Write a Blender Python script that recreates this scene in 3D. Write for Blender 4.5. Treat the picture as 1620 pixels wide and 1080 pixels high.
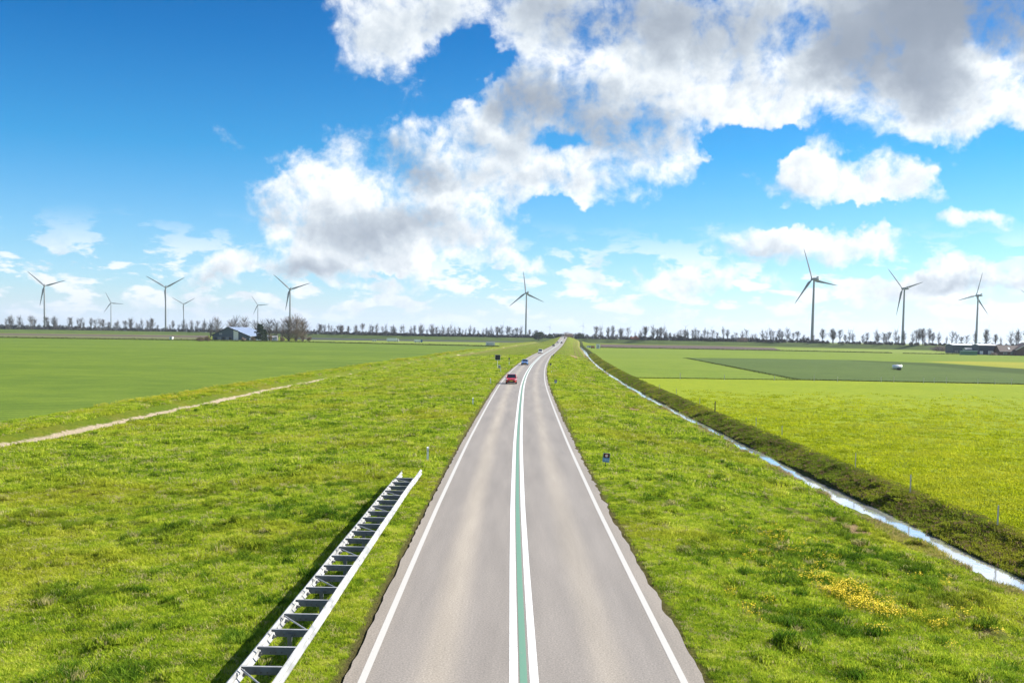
import bpy, bmesh, math, random
import numpy as np
from mathutils import Matrix, Vector
R_ = math.radians
random.seed(7); rng = np.random.default_rng(7)
for o in list(bpy.data.objects): bpy.data.objects.remove(o)
scene = bpy.context.scene
col = scene.collection
# ------------------------------------------------------------------ camera
F = 1630.0; CZ = 7.6; PITCH = 3.5; ROLL = 0.95
HY = 530.4; PY = HY + F * math.tan(R_(PITCH))
cam = bpy.data.cameras.new('camera'); camo = bpy.data.objects.new('camera', cam); col.objects.link(camo)
RM = Matrix.Rotation(R_(90 - PITCH), 3, 'X') @ Matrix.Rotation(R_(ROLL), 3, 'Z')
camo.matrix_world = Matrix.Translation((0, 0, CZ)) @ RM.to_4x4()
cam.sensor_width = 36; cam.lens = 36 * F / 1620; cam.shift_y = (PY - 540) / 1620
cam.clip_start = 0.5; cam.clip_end = 20000
scene.camera = camo
def raydir(px, py): return RM @ Vector(((px - 810) / F, (PY - py) / F, -1))
def hit(px, py, z=0.0):
    d = raydir(px, py); t = (z - CZ) / d.z
    return Vector((d.x * t, d.y * t, z))
def at_y(px, py, Y):
    d = raydir(px, py); t = Y / d.y
    return Vector((d.x * t, Y, CZ + d.z * t))
# ------------------------------------------------------------------ view and light
scene.render.engine = 'CYCLES'
scene.view_settings.view_transform = 'Standard'; scene.view_settings.look = 'None'
scene.view_settings.gamma = 1.0; scene.view_settings.exposure = 1.33
SUN_AZ, SUN_EL = 73.0, 37.0          # azimuth clockwise from +Y
sd = Vector((math.sin(R_(SUN_AZ)) * math.cos(R_(SUN_EL)), math.cos(R_(SUN_AZ)) * math.cos(R_(SUN_EL)), math.sin(R_(SUN_EL))))
sl = bpy.data.lights.new('sun', 'SUN'); sl.energy = 4.3; sl.angle = R_(0.5); sl.color = (1.0, 0.95, 0.86)
so = bpy.data.objects.new('sun', sl); col.objects.link(so); so.rotation_euler = sd.to_track_quat('Z', 'Y').to_euler()
# ------------------------------------------------------------------ sky with clouds (world)
class NT:
    def __init__(s, tree): s.t = tree; s.n = tree.nodes; s.l = tree.links
    def put(s, sock, v):
        if isinstance(v, bpy.types.NodeSocket): s.l.new(v, sock)
        elif v is not None:
            if hasattr(sock.default_value, '__len__') and not hasattr(v, '__len__'): sock.default_value = [v] * len(sock.default_value)
            elif hasattr(v, '__len__') and len(sock.default_value) == 4 and len(v) == 3: sock.default_value = (*v, 1)
            else: sock.default_value = v
    def m(s, op, a, b=None, c=None, clamp=False):
        n = s.n.new('ShaderNodeMath'); n.operation = op; n.use_clamp = clamp
        s.put(n.inputs[0], a); s.put(n.inputs[1], b)
        if c is not None: s.put(n.inputs[2], c)
        return n.outputs[0]
    def v(s, op, a, b=None, c=None):
        n = s.n.new('ShaderNodeVectorMath'); n.operation = op
        s.put(n.inputs[0], a); s.put(n.inputs[1], b)
        if c is not None: s.put(n.inputs[3 if op == 'SCALE' else 2], c)
        return n.outputs['Value'] if op in ('LENGTH', 'DOT_PRODUCT', 'DISTANCE') else n.outputs[0]
    def scale(s, a, f):
        n = s.n.new('ShaderNodeVectorMath'); n.operation = 'SCALE'; s.put(n.inputs[0], a); s.put(n.inputs[3], f); return n.outputs[0]
    def comb(s, x, y, z=0.0):
        n = s.n.new('ShaderNodeCombineXYZ'); s.put(n.inputs[0], x); s.put(n.inputs[1], y); s.put(n.inputs[2], z); return n.outputs[0]
    def sep(s, a):
        n = s.n.new('ShaderNodeSeparateXYZ'); s.put(n.inputs[0], a); return n.outputs
    def noise(s, vec, sc, det=4, rough=.5, dist=0., dim='3D', color=False, lac=2.0):
        n = s.n.new('ShaderNodeTexNoise'); n.noise_dimensions = dim; s.put(n.inputs['Vector'], vec)
        s.put(n.inputs['Scale'], sc); s.put(n.inputs['Detail'], det); s.put(n.inputs['Roughness'], rough); s.put(n.inputs['Distortion'], dist)
        s.put(n.inputs['Lacunarity'], lac)
        return n.outputs['Color' if color else 'Fac']
    def ss(s, x, a, b, lo=0., hi=1., lin=False):
        n = s.n.new('ShaderNodeMapRange'); n.interpolation_type = 'LINEAR' if lin else 'SMOOTHSTEP'
        s.put(n.inputs[0], x); s.put(n.inputs[1], a); s.put(n.inputs[2], b); s.put(n.inputs[3], lo); s.put(n.inputs[4], hi); return n.outputs[0]
    def mix(s, f, a, b, mode='MIX'):
        n = s.n.new('ShaderNodeMix'); n.data_type = 'RGBA'; n.blend_type = mode
        s.put(n.inputs[0], f); s.put(n.inputs[6], a); s.put(n.inputs[7], b); return n.outputs[2]
    def mapping(s, vec, loc=(0, 0, 0), rot=(0, 0, 0), sc=(1, 1, 1), kind='POINT'):
        n = s.n.new('ShaderNodeMapping'); n.vector_type = kind; s.put(n.inputs[0], vec)
        n.inputs[1].default_value = loc; n.inputs[2].default_value = rot; n.inputs[3].default_value = sc; return n.outputs[0]
    def ramp(s, f, stops, interp='LINEAR'):
        n = s.n.new('ShaderNodeValToRGB'); n.color_ramp.interpolation = interp; e = n.color_ramp.elements
        while len(e) < len(stops): e.new(0.5)
        for q, (p, c) in enumerate(stops): e[q].position = p; e[q].color = (*c, 1)
        s.put(n.inputs[0], f); return n.outputs[0]
world = bpy.data.worlds.new('World'); scene.world = world; world.use_nodes = True
W = NT(world.node_tree); W.n.clear()
tc = W.n.new('ShaderNodeTexCoord').outputs['Generated']
dx, dy, dz = W.sep(tc)
az = W.m('ARCTAN2', dx, dy); el = W.m('ARCSINE', dz)
P0 = W.comb(az, el, 0)
w1 = W.v('SUBTRACT', W.noise(P0, 8, 5, .6, color=True), (.5, .5, .5))
w2 = W.v('SUBTRACT', W.noise(P0, 34, 4, .6, color=True), (.5, .5, .5))
P1 = W.v('ADD', W.v('ADD', P0, W.v('MULTIPLY', w1, (.13, .085, 0))), W.v('MULTIPLY', w2, (.035, .03, 0)))
def azel(px, py):
    d = raydir(px, py).normalized(); return math.atan2(d.x, d.y), math.asin(d.z)
COVER = [ # px, py, rx, ry, rot, weight
 (600,45,110,60,-20,.6),(655,25,120,60,0,.8),(580,110,60,50,-35,.35),(780,25,130,60,0,.9),(640,140,60,35,-30,.3),(690,60,90,45,0,.4),
 (900,50,140,90,0,1.0),(860,140,120,80,10,.9),(940,160,150,80,5,1.0),(1010,190,130,75,10,1.0),(1080,60,190,110,0,1.0),
 (1150,120,140,85,0,.75),(1130,170,110,40,12,.5),(1230,50,160,80,0,1.0),(1240,135,140,65,0,.55),(1350,110,150,85,0,.85),(1310,60,120,70,0,.6),
 (1430,120,150,95,0,1.0),(1530,110,120,110,0,1.1),(1500,160,110,75,15,.8),(1450,20,230,70,0,1.2),(1570,30,120,80,0,1.0),(1350,165,80,45,0,.5),(1600,100,60,70,0,.8),(1525,185,70,45,0,.5),
 (995,262,110,70,0,2.0),(950,290,95,45,0,1.1),(1050,245,65,55,0,1.0),(560,370,150,45,0,.8),(690,395,110,26,0,.6),(1330,290,100,45,10,.7),
 (770,200,110,60,-25,.85),(700,235,120,65,-15,1.0),(790,275,130,65,0,1.1),(860,255,80,36,0,.5),(600,270,120,80,-10,1.1),
 (520,300,110,55,-10,.8),(450,325,75,45,-15,.7),(560,330,120,50,0,.8),(680,335,150,55,0,.9),(750,350,100,35,0,.6),(740,385,90,26,0,.75),
 (600,375,140,40,0,.7),(500,372,90,35,0,.35),(500,424,85,20,4,.62),(560,405,80,25,0,.4),(640,400,70,20,0,.3),(700,415,55,18,0,.35),(410,400,40,14,0,.1),
 (372,413,48,24,15,.7),(345,435,70,22,0,.35),(360,230,40,14,20,.16),(480,20,26,18,0,.14),(425,30,18,30,20,.14),
 (1310,262,75,52,0,.95),(1375,295,95,36,12,1.0),(1290,290,80,36,0,.6),(1180,283,48,26,0,.5),(1440,290,45,30,0,.4),(1330,315,80,22,0,.4),
 (1527,250,26,32,0,.45),(1545,358,62,18,8,.6),(1610,205,50,30,0,.4),
 (1200,380,130,34,0,.65),(1290,372,70,28,0,.55),(1385,365,65,26,0,.6),(1160,400,80,25,0,.4),(1250,400,80,22,0,.45),
 (830,418,58,19,0,.7),(905,440,46,24,0,.6),(955,450,50,18,0,.4),(1055,437,70,25,0,.65),(1110,440,70,25,0,.5),(1200,445,70,24,0,.5),(990,417,26,10,0,.3),
 (1440,452,110,28,0,.6),(1380,445,50,22,0,.5),(1565,425,85,24,0,.7),(1600,450,90,26,0,.5),(1500,440,70,18,0,.4),(1290,440,60,18,0,.35),
 (650,445,50,18,0,.35),(715,440,40,16,0,.3),(600,447,50,14,0,.3),(130,440,60,16,0,.3),(70,440,30,14,0,.25),(240,455,80,16,0,.3),(10,443,30,8,0,.4),(300,410,60,14,0,.2),
 (735,92,70,46,0,-.95),(795,75,40,36,0,-.3),(900,330,60,20,0,-.3),(1150,222,130,34,0,-1.0),(1300,343,150,16,0,-1.1),(1240,215,90,26,0,-.6),(1170,330,60,22,0,-.5),(1190,165,60,35,0,-.25),(1350,5,40,26,0,-.6),(1610,80,26,30,0,-.5),(905,218,70,16,0,-.8),(1125,270,40,60,0,-.6),(870,338,100,18,0,-.5),(560,160,90,30,-30,-.3),(1180,140,50,30,0,-.4),(900,245,30,26,0,-.25),(1570,240,70,20,0,-.4),(1010,212,90,12,0,-.5),(940,225,40,18,20,-.3)]
SHADE = [(880,165,150,50,8,1.1),(820,150,60,40,0,.5),(960,215,130,40,5,.65),(620,262,95,45,20,1.0),(690,285,90,32,0,.55),(780,230,110,30,0,.35),(560,345,140,30,0,.3),(500,425,100,20,0,.35),(420,335,50,30,0,.4),
 (900,25,130,60,0,.75),(1080,20,160,65,0,.85),(680,40,110,40,0,.35),(1150,60,100,60,0,.3),(1430,125,130,50,15,1.1),(1500,60,200,50,0,.6),(1450,15,210,60,0,1.6),(1600,25,150,60,0,1.4),(1370,90,70,50,0,.35),
 (960,290,60,30,0,.45),(1000,235,80,30,0,.3),(860,285,90,25,0,.35),(640,365,150,30,0,.4),(350,435,50,18,0,.2),(1200,405,120,20,0,.25),(1340,300,70,20,0,.2),(1540,440,90,14,0,.35),(1110,455,70,14,0,.2),(1170,110,60,40,0,.3),(1260,80,80,50,0,.2)]
def blobs(lst, vec, boost=1.0):
    acc = None
    for (px, py, rx, ry, rot, wt) in lst:
        a, e = azel(px, py)
        mp = W.mapping(vec, (a, e, 0), (0, 0, -R_(rot)), (rx / F * 1.2, ry / F * 1.22, 1), 'TEXTURE')
        g = W.n.new('ShaderNodeTexGradient'); g.gradient_type = 'SPHERICAL'; W.put(g.inputs[0], mp)
        acc = W.m('MULTIPLY_ADD', g.outputs['Fac'], wt * boost * (1.7 if py > 350 and wt > 0 else 1.0), 0.0 if acc is None else acc)
    return acc
cov = blobs(COVER, P1, .95)
shd = blobs(SHADE, P1, 1.0)
n1 = W.noise(P0, 9, 12, .6, .2)
n2 = W.noise(W.v('ADD', P0, (.016, .015, 0)), 9, 12, .6, .2)
billow = W.noise(P0, 26, 9, .62, .25)
b2 = W.noise(W.v('ADD', P0, (.006, .006, 0)), 26, 9, .62, .25)
lowmask = W.m('MULTIPLY', W.ss(el, .0, .012), W.ss(el, .115, .045))
P2 = W.v('MULTIPLY', P0, (1, 2.6, 1))
lown = W.noise(P2, 21, 9, .58, .2)
lowc = W.m('MULTIPLY', W.ss(lown, .48, .57), lowmask)
soft = W.m('SUBTRACT', 1.0, W.m('EXPONENT', W.m('MULTIPLY', W.m('MAXIMUM', cov, 0.0), -1.9)))
dens = W.m('ADD', soft, W.m('MULTIPLY_ADD', n1, 2.7, -1.35 - .36))
dens = W.m('ADD', dens, W.m('MULTIPLY_ADD', billow, 1.6, -.8))
gate = W.ss(cov, .0, .12)
# clouds all round the rest of the sky, away from the photographed part
backn = W.noise(tc, 2.6, 9, .56, .2)
backmask = W.m('MAXIMUM', W.ss(W.m('ABSOLUTE', az), .62, .95), W.ss(el, .42, .62))
backd = W.m('MULTIPLY', W.ss(backn, .52, .64), W.m('MULTIPLY', backmask, W.ss(el, .0, .08)))
c_main = W.m('MULTIPLY', W.ss(dens, -.03, .66), gate)
cover = W.m('MAXIMUM', W.m('MAXIMUM', c_main, W.m('MULTIPLY', lowc, .85)), backd)
relief = W.m('ADD', W.m('MULTIPLY', W.m('SUBTRACT', n1, n2), 2.4), W.m('MULTIPLY', W.m('SUBTRACT', billow, b2), 1.1))
shade = W.m('ADD', W.m('MULTIPLY', shd, 1.1), W.m('MULTIPLY', W.ss(dens, .3, 1.0), .26))
shade = W.m('ADD', shade, W.m('MULTIPLY_ADD', n1, 1.6, -.80))
shade = W.m('SUBTRACT', shade, relief)
shade = W.m('SUBTRACT', 1.0, W.m('EXPONENT', W.m('MULTIPLY', W.m('MAXIMUM', shade, 0.0), -1.35)))
ccol = W.ramp(shade, [(0, (.455, .46, .465)), (.2, (.385, .405, .42)), (.5, (.275, .305, .335)), (.8, (.165, .190, .225)), (1, (.115, .137, .172))])
sky = W.n.new('ShaderNodeTexSky'); sky.sky_type = 'NISHITA'; sky.sun_disc = False
sky.sun_elevation = R_(SUN_EL); sky.sun_rotation = R_(SUN_AZ); sky.ozone_density = 3.0; sky.air_density = 1.0; sky.dust_density = .3
skyc = W.v('MULTIPLY', sky.outputs[0], (.1, .1, .1))
tint = W.ramp(W.ss(el, 0, .34, lin=True), [(0, (.56, .66, .84)), (.22, (.33, .54, .70)), (.5, (.09, .42, .61)), (.8, (.014, .29, .52)), (1, (.003, .235, .46))])
skyc = W.mix(1.0, skyc, tint, 'MULTIPLY')
out = W.mix(cover, skyc, ccol)
haze_w = W.ss(el, .045, -.012, 0, .80)
out = W.mix(haze_w, out, (.265, .315, .375))
bg = W.n.new('ShaderNodeBackground'); W.put(bg.inputs[0], out); bg.inputs[1].default_value = 1.0
wo = W.n.new('ShaderNodeOutputWorld'); W.l.new(bg.outputs[0], wo.inputs[0])
world.cycles.sampling_method = 'MANUAL'; world.cycles.sample_map_resolution = 512
# ------------------------------------------------------------------ helpers
def tag(o, label=None, cat=None, group=None, kind=None):
    if label: o['label'] = label
    if cat: o['category'] = cat
    if group: o['group'] = group
    if kind: o['kind'] = kind
    return o
def empty(name, loc=(0, 0, 0), rz=0., label=None, cat=None, group=None):
    o = bpy.data.objects.new(name, None); col.objects.link(o); o.location = loc; o.rotation_euler.z = rz
    o.empty_display_size = .3
    return tag(o, label, cat, group)
def link(name, me, parent=None):
    o = bpy.data.objects.new(name, me); col.objects.link(o); o.parent = parent; return o
class MB:
    def __init__(s): s.v = []; s.f = []
    def quad(s, *p):
        b = len(s.v); s.v += [tuple(q) for q in p]; s.f.append(tuple(range(b, b + len(p)))); return s
    def hexa(s, c):                       # 8 corners: 4 bottom ccw, 4 top ccw
        b = len(s.v); s.v += [tuple(q) for q in c]
        s.f += [tuple(b + i for i in q) for q in ((3, 2, 1, 0), (4, 5, 6, 7), (0, 1, 5, 4), (1, 2, 6, 5), (2, 3, 7, 6), (3, 0, 4, 7))]; return s
    def box(s, x0, x1, y0, y1, z0, z1):
        return s.hexa([(x0, y0, z0), (x1, y0, z0), (x1, y1, z0), (x0, y1, z0), (x0, y0, z1), (x1, y0, z1), (x1, y1, z1), (x0, y1, z1)])
    def tube(s, a, b, r0, r1, n=6, cap=True):
        a = Vector(a); b = Vector(b); d = (b - a).normalized()
        u = d.orthogonal().normalized(); w = d.cross(u); k = len(s.v)
        for c, r in ((a, r0), (b, r1)):
            for i in range(n):
                t = 2 * math.pi * i / n; s.v.append(tuple(c + (u * math.cos(t) + w * math.sin(t)) * r))
        for i in range(n): j = (i + 1) % n; s.f.append((k + i, k + j, k + n + j, k + n + i))
        if cap: s.f.append(tuple(k + i for i in reversed(range(n)))); s.f.append(tuple(k + n + i for i in range(n)))
        return s
    def loft(s, rings, cap=True):
        n = len(rings[0]); k = len(s.v)
        for r in rings: s.v += [tuple(p) for p in r]
        for a in range(len(rings) - 1):
            for i in range(n):
                j = (i + 1) % n; p = k + a * n; s.f.append((p + i, p + j, p + n + j, p + n + i))
        if cap: s.f.append(tuple(k + i for i in reversed(range(n)))); e = k + (len(rings) - 1) * n; s.f.append(tuple(e + i for i in range(n)))
        return s
    def mesh(s, name, mat, smooth=False):
        me = bpy.data.meshes.new(name); me.from_pydata(s.v, [], s.f); me.update()
        if mat: me.materials.append(mat)
        if smooth: me.shade_smooth()
        return me
    def build(s, name, mat, parent=None, smooth=False, bevel=0):
        me = s.mesh(name, mat, smooth)
        bm = bmesh.new(); bm.from_mesh(me); bmesh.ops.recalc_face_normals(bm, faces=bm.faces)
        if bevel: bmesh.ops.bevel(bm, geom=bm.edges[:], offset=bevel, segments=2, affect='EDGES', profile=.6)
        bm.to_mesh(me); bm.free()
        return link(name, me, parent)
def copy_tree(o, parent=None):
    c = o.copy(); col.objects.link(c); c.parent = parent
    for ch in [q for q in bpy.data.objects if q.parent == o]: copy_tree(ch, c)
    return c
def newmat(name):
    m = bpy.data.materials.new(name); m.use_nodes = True; t = NT(m.node_tree)
    b = m.node_tree.nodes['Principled BSDF']; return m, t, b
def plain(name, c, rough=.5, metal=0., var=.12, sc=4.0, spec=.5, coat=0.):
    m, t, b = newmat(name); tcn = t.n.new('ShaderNodeTexCoord').outputs['Object']
    n = t.noise(tcn, sc, 5, .6); f = t.ss(n, .3, .7, 1 - var, 1 + var, lin=True)
    t.put(b.inputs['Base Color'], t.scale(c, f)); t.put(b.inputs['Roughness'], t.ss(n, .3, .7, rough * .85, min(1, rough * 1.15), lin=True))
    b.inputs['Metallic'].default_value = metal; b.inputs['Specular IOR Level'].default_value = spec; b.inputs['Coat Weight'].default_value = coat
    return m
# value noise in numpy for terrain heights
_perm = rng.random((256, 256))
def vnoise(x, y):
    xi = np.floor(x).astype(int); yi = np.floor(y).astype(int); fx = x - xi; fy = y - yi
    fx = fx * fx * (3 - 2 * fx); fy = fy * fy * (3 - 2 * fy)
    g = lambda a, b: _perm[a % 256, b % 256]
    return (g(xi, yi) * (1 - fx) + g(xi + 1, yi) * fx) * (1 - fy) + (g(xi, yi + 1) * (1 - fx) + g(xi + 1, yi + 1) * fx) * fy
def fbm(x, y, o=4):
    s = 0; a = .5; t = 0
    for i in range(o): s = s + a * vnoise(x * 2 ** i + 17.3 * i, y * 2 ** i + 5.1 * i); t += a; a *= .5
    return s / t
# ------------------------------------------------------------------ road path
CL = [(828.6, 1064.5, 0), (822, 900, 0), (819, 800, 0), (819, 700, 0), (822.7, 642.5, 0), (826.5, 608, 0), (833, 590.6, 0), (841.5, 577, 0), (855, 563.5, 0), (875, 551, 0)]
cpts = [(hit(a, b, z).y, hit(a, b, z).x) for a, b, z in CL]
cpts += [(1000, at_y(885.5, 541.5, 1000).x), (1150, at_y(890, 537, 1150).x), (1320, at_y(892.5, 533, 1320).x)]
_cy = np.array([p[0] for p in cpts]); _cx = np.array([p[1] for p in cpts])
def _smooth():
    ys = np.arange(-80, 1700, 2.0)
    s0 = (_cx[2] - _cx[0]) / (_cy[2] - _cy[0]); s1 = (_cx[-1] - _cx[-2]) / (_cy[-1] - _cy[-2])
    xs = np.interp(ys, _cy, _cx); xs = np.where(ys < _cy[0], _cx[0] + s0 * (ys - _cy[0]), xs); xs = np.where(ys > _cy[-1], _cx[-1] + s1 * (ys - _cy[-1]), xs)
    for k in range(8):
        w = 1 + int(k > 2) * 4 
        pad = np.concatenate([np.full(w, 0.) + xs[0], xs, np.full(w, 0.) + xs[-1]])
        wgt = np.clip((ys - 40) / 120, 0, 1)
        sm = sum(pad[i:i + len(xs)] for i in range(2 * w + 1)) / (2 * w + 1)
        sm[:w] = xs[:w]; sm[-w:] = xs[-w:]
        xs = xs * (1 - wgt) + sm * wgt
    return ys, xs
_ys, _xs = _smooth()
def xc(y): return np.interp(y, _ys, _xs) + np.maximum(np.asarray(y) - 1690, 0) * .06
def rz(y):
    t = np.clip((np.asarray(y, float) - 900) / 430, 0, 1); return 6.6 * t * t * (3 - 2 * t)
WATER = -1.78; FZ = -0.9
PU = [-5000, -42.4, -41.2, -39.1, -38.4, -37.9, -36, -28, -18, -8, -4.3, -4.0, -3.9, 3.9, 4.0, 4.3, 8, 12, 16, 18.2, 18.75, 19.0, 19.95, 20.3, 22.4, 5000]
PZ = [FZ, FZ, -1.15, -1.85, -1.8, -1.5, -1.35, -1.15, -.75, -.18, -.01, -.03, -.08, -.08, -.03, -.02, -.25, -.7, -1.2, -1.52, -1.70, -2.1, -2.1, -1.70, FZ, FZ]
def ground_z(x, y, detail=True):
    u = x - xc(y)
    # the bank edges wander a little
    wob = (fbm(y * .13, u * 0 + 3.3, 4) - .5) * .9
    uu = np.where(u > 14, u - wob * np.clip((u - 14) / 5, 0, 1), np.where(u < -30, u + wob * 1.3, u))
    z = np.interp(uu, PU, PZ)
    r = rz(y); au = np.abs(u)
    z = z + r * np.clip(1 - (au - 7) / 24, 0, 1)
    if detail:
        m = np.clip((au - 4.3) / 1.5, 0, 1) * np.clip((42 + u) / 2, 0, 1) * np.clip((22.4 - u) / .6, 0, 1)
        bumps = (fbm(x * .45, y * .45, 4) - .5) * .32 + (fbm(x * .12 + 40, y * .12, 3) - .5) * .5
        bumps = bumps + np.maximum(fbm(x * 1.1 + 9, y * .9 + 3, 2) - .60, 0) * .9
        inwater = np.clip(1 - np.abs(u - 19.5) / 1.3, 0, 1)
        z = z + bumps * m * (1 - inwater) * np.where(u < -37.5, .4, 1)
    return z
def gz1(x, y): return float(ground_z(np.array([float(x)]), np.array([float(y)]))[0])
def on_u(u, y): return float(xc(y)) + u
# ------------------------------------------------------------------ ground
def grid_mesh(name, X, Y, Z, mat, attrs=None):
    nr, nc = X.shape
    v = np.stack([X, Y, Z], -1).reshape(-1, 3)
    i = np.arange(nr * nc).reshape(nr, nc)
    f = np.stack([i[:-1, :-1], i[:-1, 1:], i[1:, 1:], i[1:, :-1]], -1).reshape(-1, 4)
    me = bpy.data.meshes.new(name); me.vertices.add(len(v)); me.vertices.foreach_set('co', v.ravel())
    me.loops.add(f.size); me.loops.foreach_set('vertex_index', f.ravel().astype(np.int32))
    me.polygons.add(len(f)); me.polygons.foreach_set('loop_start', np.arange(0, f.size, 4, dtype=np.int32)); me.polygons.foreach_set('loop_total', np.full(len(f), 4, dtype=np.int32))
    me.update(calc_edges=True); me.validate()
    for k, a in (attrs or {}).items():
        at = me.attributes.new(k, 'FLOAT', 'POINT'); at.data.foreach_set('value', a.ravel().astype(np.float32))
    me.materials.append(mat); me.shade_smooth(); return me
def steps(segs):
    out = []
    for a, b, d in segs: out += list(np.arange(a, b, d))
    return np.array(out + [segs[-1][1]])
# verge / ground material
gm, t, b = newmat('verge_grass_ground')
pos = t.n.new('ShaderNodeNewGeometry').outputs['Position']
at = t.n.new('ShaderNodeAttribute'); at.attribute_name = 'lat'; lat = at.outputs['Fac']
nz = t.noise(pos, .25, 5, .6); nz2 = t.noise(pos, 1.6, 6, .65); nz3 = t.noise(pos, 9, 5, .7); big = t.noise(pos, .045, 4, .6)
latw = t.m('ADD', lat, t.m('MULTIPLY_ADD', nz2, 1.6, -.8))
latww = t.m('ADD', lat, t.m('MULTIPLY_ADD', nz, 6, -3))
g1 = t.ramp(nz2, [(.25, (.06, .12, .007)), (.45, (.12, .20, .012)), (.6, (.19, .26, .015)), (.78, (.27, .29, .03))])
g2 = t.ramp(big, [(.35, (.10, .19, .010)), (.65, (.23, .27, .018))])
c = t.mix(.5, g1, g2); c = t.mix(t.ss(t.noise(pos, .07, 5, .6), .48, .66, 0, .6), c, (.24, .23, .03))
c = t.mix(t.ss(nz3, .55, .8, 0, .35), c, (.25, .25, .07))
dry = t.m('MULTIPLY', t.ss(nz, .52, .68), t.ss(nz2, .5, .62)); c = t.mix(t.m('MULTIPLY', dry, .55), c, (.30, .25, .11))
soil = t.m('MULTIPLY', t.ss(nz2, .62, .72), t.ss(nz, .5, .35)); c = t.mix(t.m('MULTIPLY', soil, .5), c, (.10, .075, .035))
# sandy strip beside asphalt
sh = t.ss(t.m('ADD', t.m('ABSOLUTE', lat), t.m('MULTIPLY_ADD', nz3, .5, -.25)), 4.25, 4.02); c = t.mix(t.m('MULTIPLY', sh, .8), c, (.10, .075, .048))
sh2 = t.ss(t.m('ADD', t.m('ABSOLUTE', lat), t.m('MULTIPLY_ADD', nz2, 1.6, -.8)), 6.2, 4.5); c = t.mix(t.m('MULTIPLY', sh2, .35), c, (.17, .155, .045))
# mown tracks on the right slope, tan reeds along water
trk = t.m('MULTIPLY', t.m('MAXIMUM', t.ss(t.m('ABSOLUTE', t.m('SUBTRACT', latw, 15.4)), .9, .2), t.ss(t.m('ABSOLUTE', t.m('SUBTRACT', latw, 13.4)), .7, .2)), t.ss(nz, .38, .55)); c = t.mix(t.m('MULTIPLY', trk, .75), c, (.20, .155, .07))
reed = t.m('MULTIPLY', t.ss(t.m('ABSOLUTE', t.m('SUBTRACT', latw, 17.9)), 1.1, .4), t.ss(nz, .35, .6)); c = t.mix(t.m('MULTIPLY', reed, .75), c, (.36, .29, .17))
# bank on the far side of the ditch
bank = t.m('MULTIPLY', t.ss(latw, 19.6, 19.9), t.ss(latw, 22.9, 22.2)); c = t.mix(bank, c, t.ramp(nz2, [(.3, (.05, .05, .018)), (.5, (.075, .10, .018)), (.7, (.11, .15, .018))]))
# left: dry grass belt, pale sand cut, rough weeds
db = t.m('MULTIPLY', t.ss(latww, -38.6, -37.2), t.ss(latww, -29.5, -34.5)); c = t.mix(t.m('MULTIPLY', db, t.ss(nz2, .35, .6, .15, .6)), c, (.30, .25, .11))
yy = t.sep(pos)[1]; latn = t.m('ADD', lat, t.m('MULTIPLY_ADD', nz2, 1.5, -.75)); sand = t.m('MULTIPLY', t.m('MULTIPLY', t.ss(latn, -40.3, -39.9), t.ss(latn, -38.3, -38.6)), t.ss(t.m('SUBTRACT', t.noise(pos, .07, 4, .7), t.ss(yy, 70, 240, -.2, .22, lin=True)), .30, .42)); c = t.mix(sand, c, t.mix(t.ss(nz3, .3, .7), (.50, .43, .30), (.62, .55, .41)))
weed = t.m('MULTIPLY', t.ss(latw, -46.4, -45.6), t.ss(latw, -41.4, -41.9)); c = t.mix(weed, c, t.mix(t.ss(nz3, .5, .62), (.13, .19, .012), (.34, .33, .015)))
# bare patches on the right verge, each with its own place
PATCH = []
for (px, py, rx, ry) in ((930, 599, 1.3, 7), (990, 646, 1.7, 6), (909, 564, 1.5, 22), (455, 628, 6, 9), (1330, 812, .8, 3.5), (62, 712, 3, 2), (945, 557, 2.0, 16)):
    h = hit(px, py, -.8); PATCH.append((h.x, h.y, rx, ry))
    mp = t.mapping(t.v('ADD', pos, t.scale(t.v('SUBTRACT', t.noise(pos, .6, 4, .6, color=True), (.5, .5, .5)), 2.5)), (h.x, h.y, 0), (0, 0, 0), (rx * 1.5, ry * 1.5, 1e4), 'TEXTURE')
    g = t.n.new('ShaderNodeTexGradient'); g.gradient_type = 'SPHERICAL'; t.put(g.inputs[0], mp)
    c = t.mix(t.m('MULTIPLY', t.ss(g.outputs['Fac'], .2, .5), .8 if px > 500 else .45), c, (.40, .29, .17) if px > 500 else (.32, .27, .12))
t.put(b.inputs['Base Color'], t.v('MULTIPLY', c, (.84, .78, .75))); b.inputs['Roughness'].default_value = .95; b.inputs['Specular IOR Level'].default_value = .1
bp = t.n.new('ShaderNodeBump'); bp.inputs['Strength'].default_value = 1.0; bp.inputs['Distance'].default_value = .25
t.put(bp.inputs['Height'], t.m('ADD', nz3, t.m('MULTIPLY', nz2, 1.2))); t.l.new(bp.outputs[0], b.inputs['Normal'])
lat_steps = steps([(-5000, -600, 1100), (-600, -80, 65), (-80, -46, 4), (-46, -36, .5), (-36, -6, .55), (-6, 6, .3), (6, 18, .45), (18, 24, .2), (24, 40, 2), (40, 600, 70), (600, 5000, 1100)])
lon_steps = steps([(-60, 14, 8), (14, 62, .4), (62, 120, .8), (120, 220, 2), (220, 500, 7), (500, 1500, 25), (1500, 5000, 700)])
U, Y = np.meshgrid(lat_steps, lon_steps)
X = xc(Y) + U
Z = ground_z(X, Y)
me = grid_mesh('ground', X, Y, Z, gm, {'lat': U}); tag(link('ground', me), kind='structure')
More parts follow.
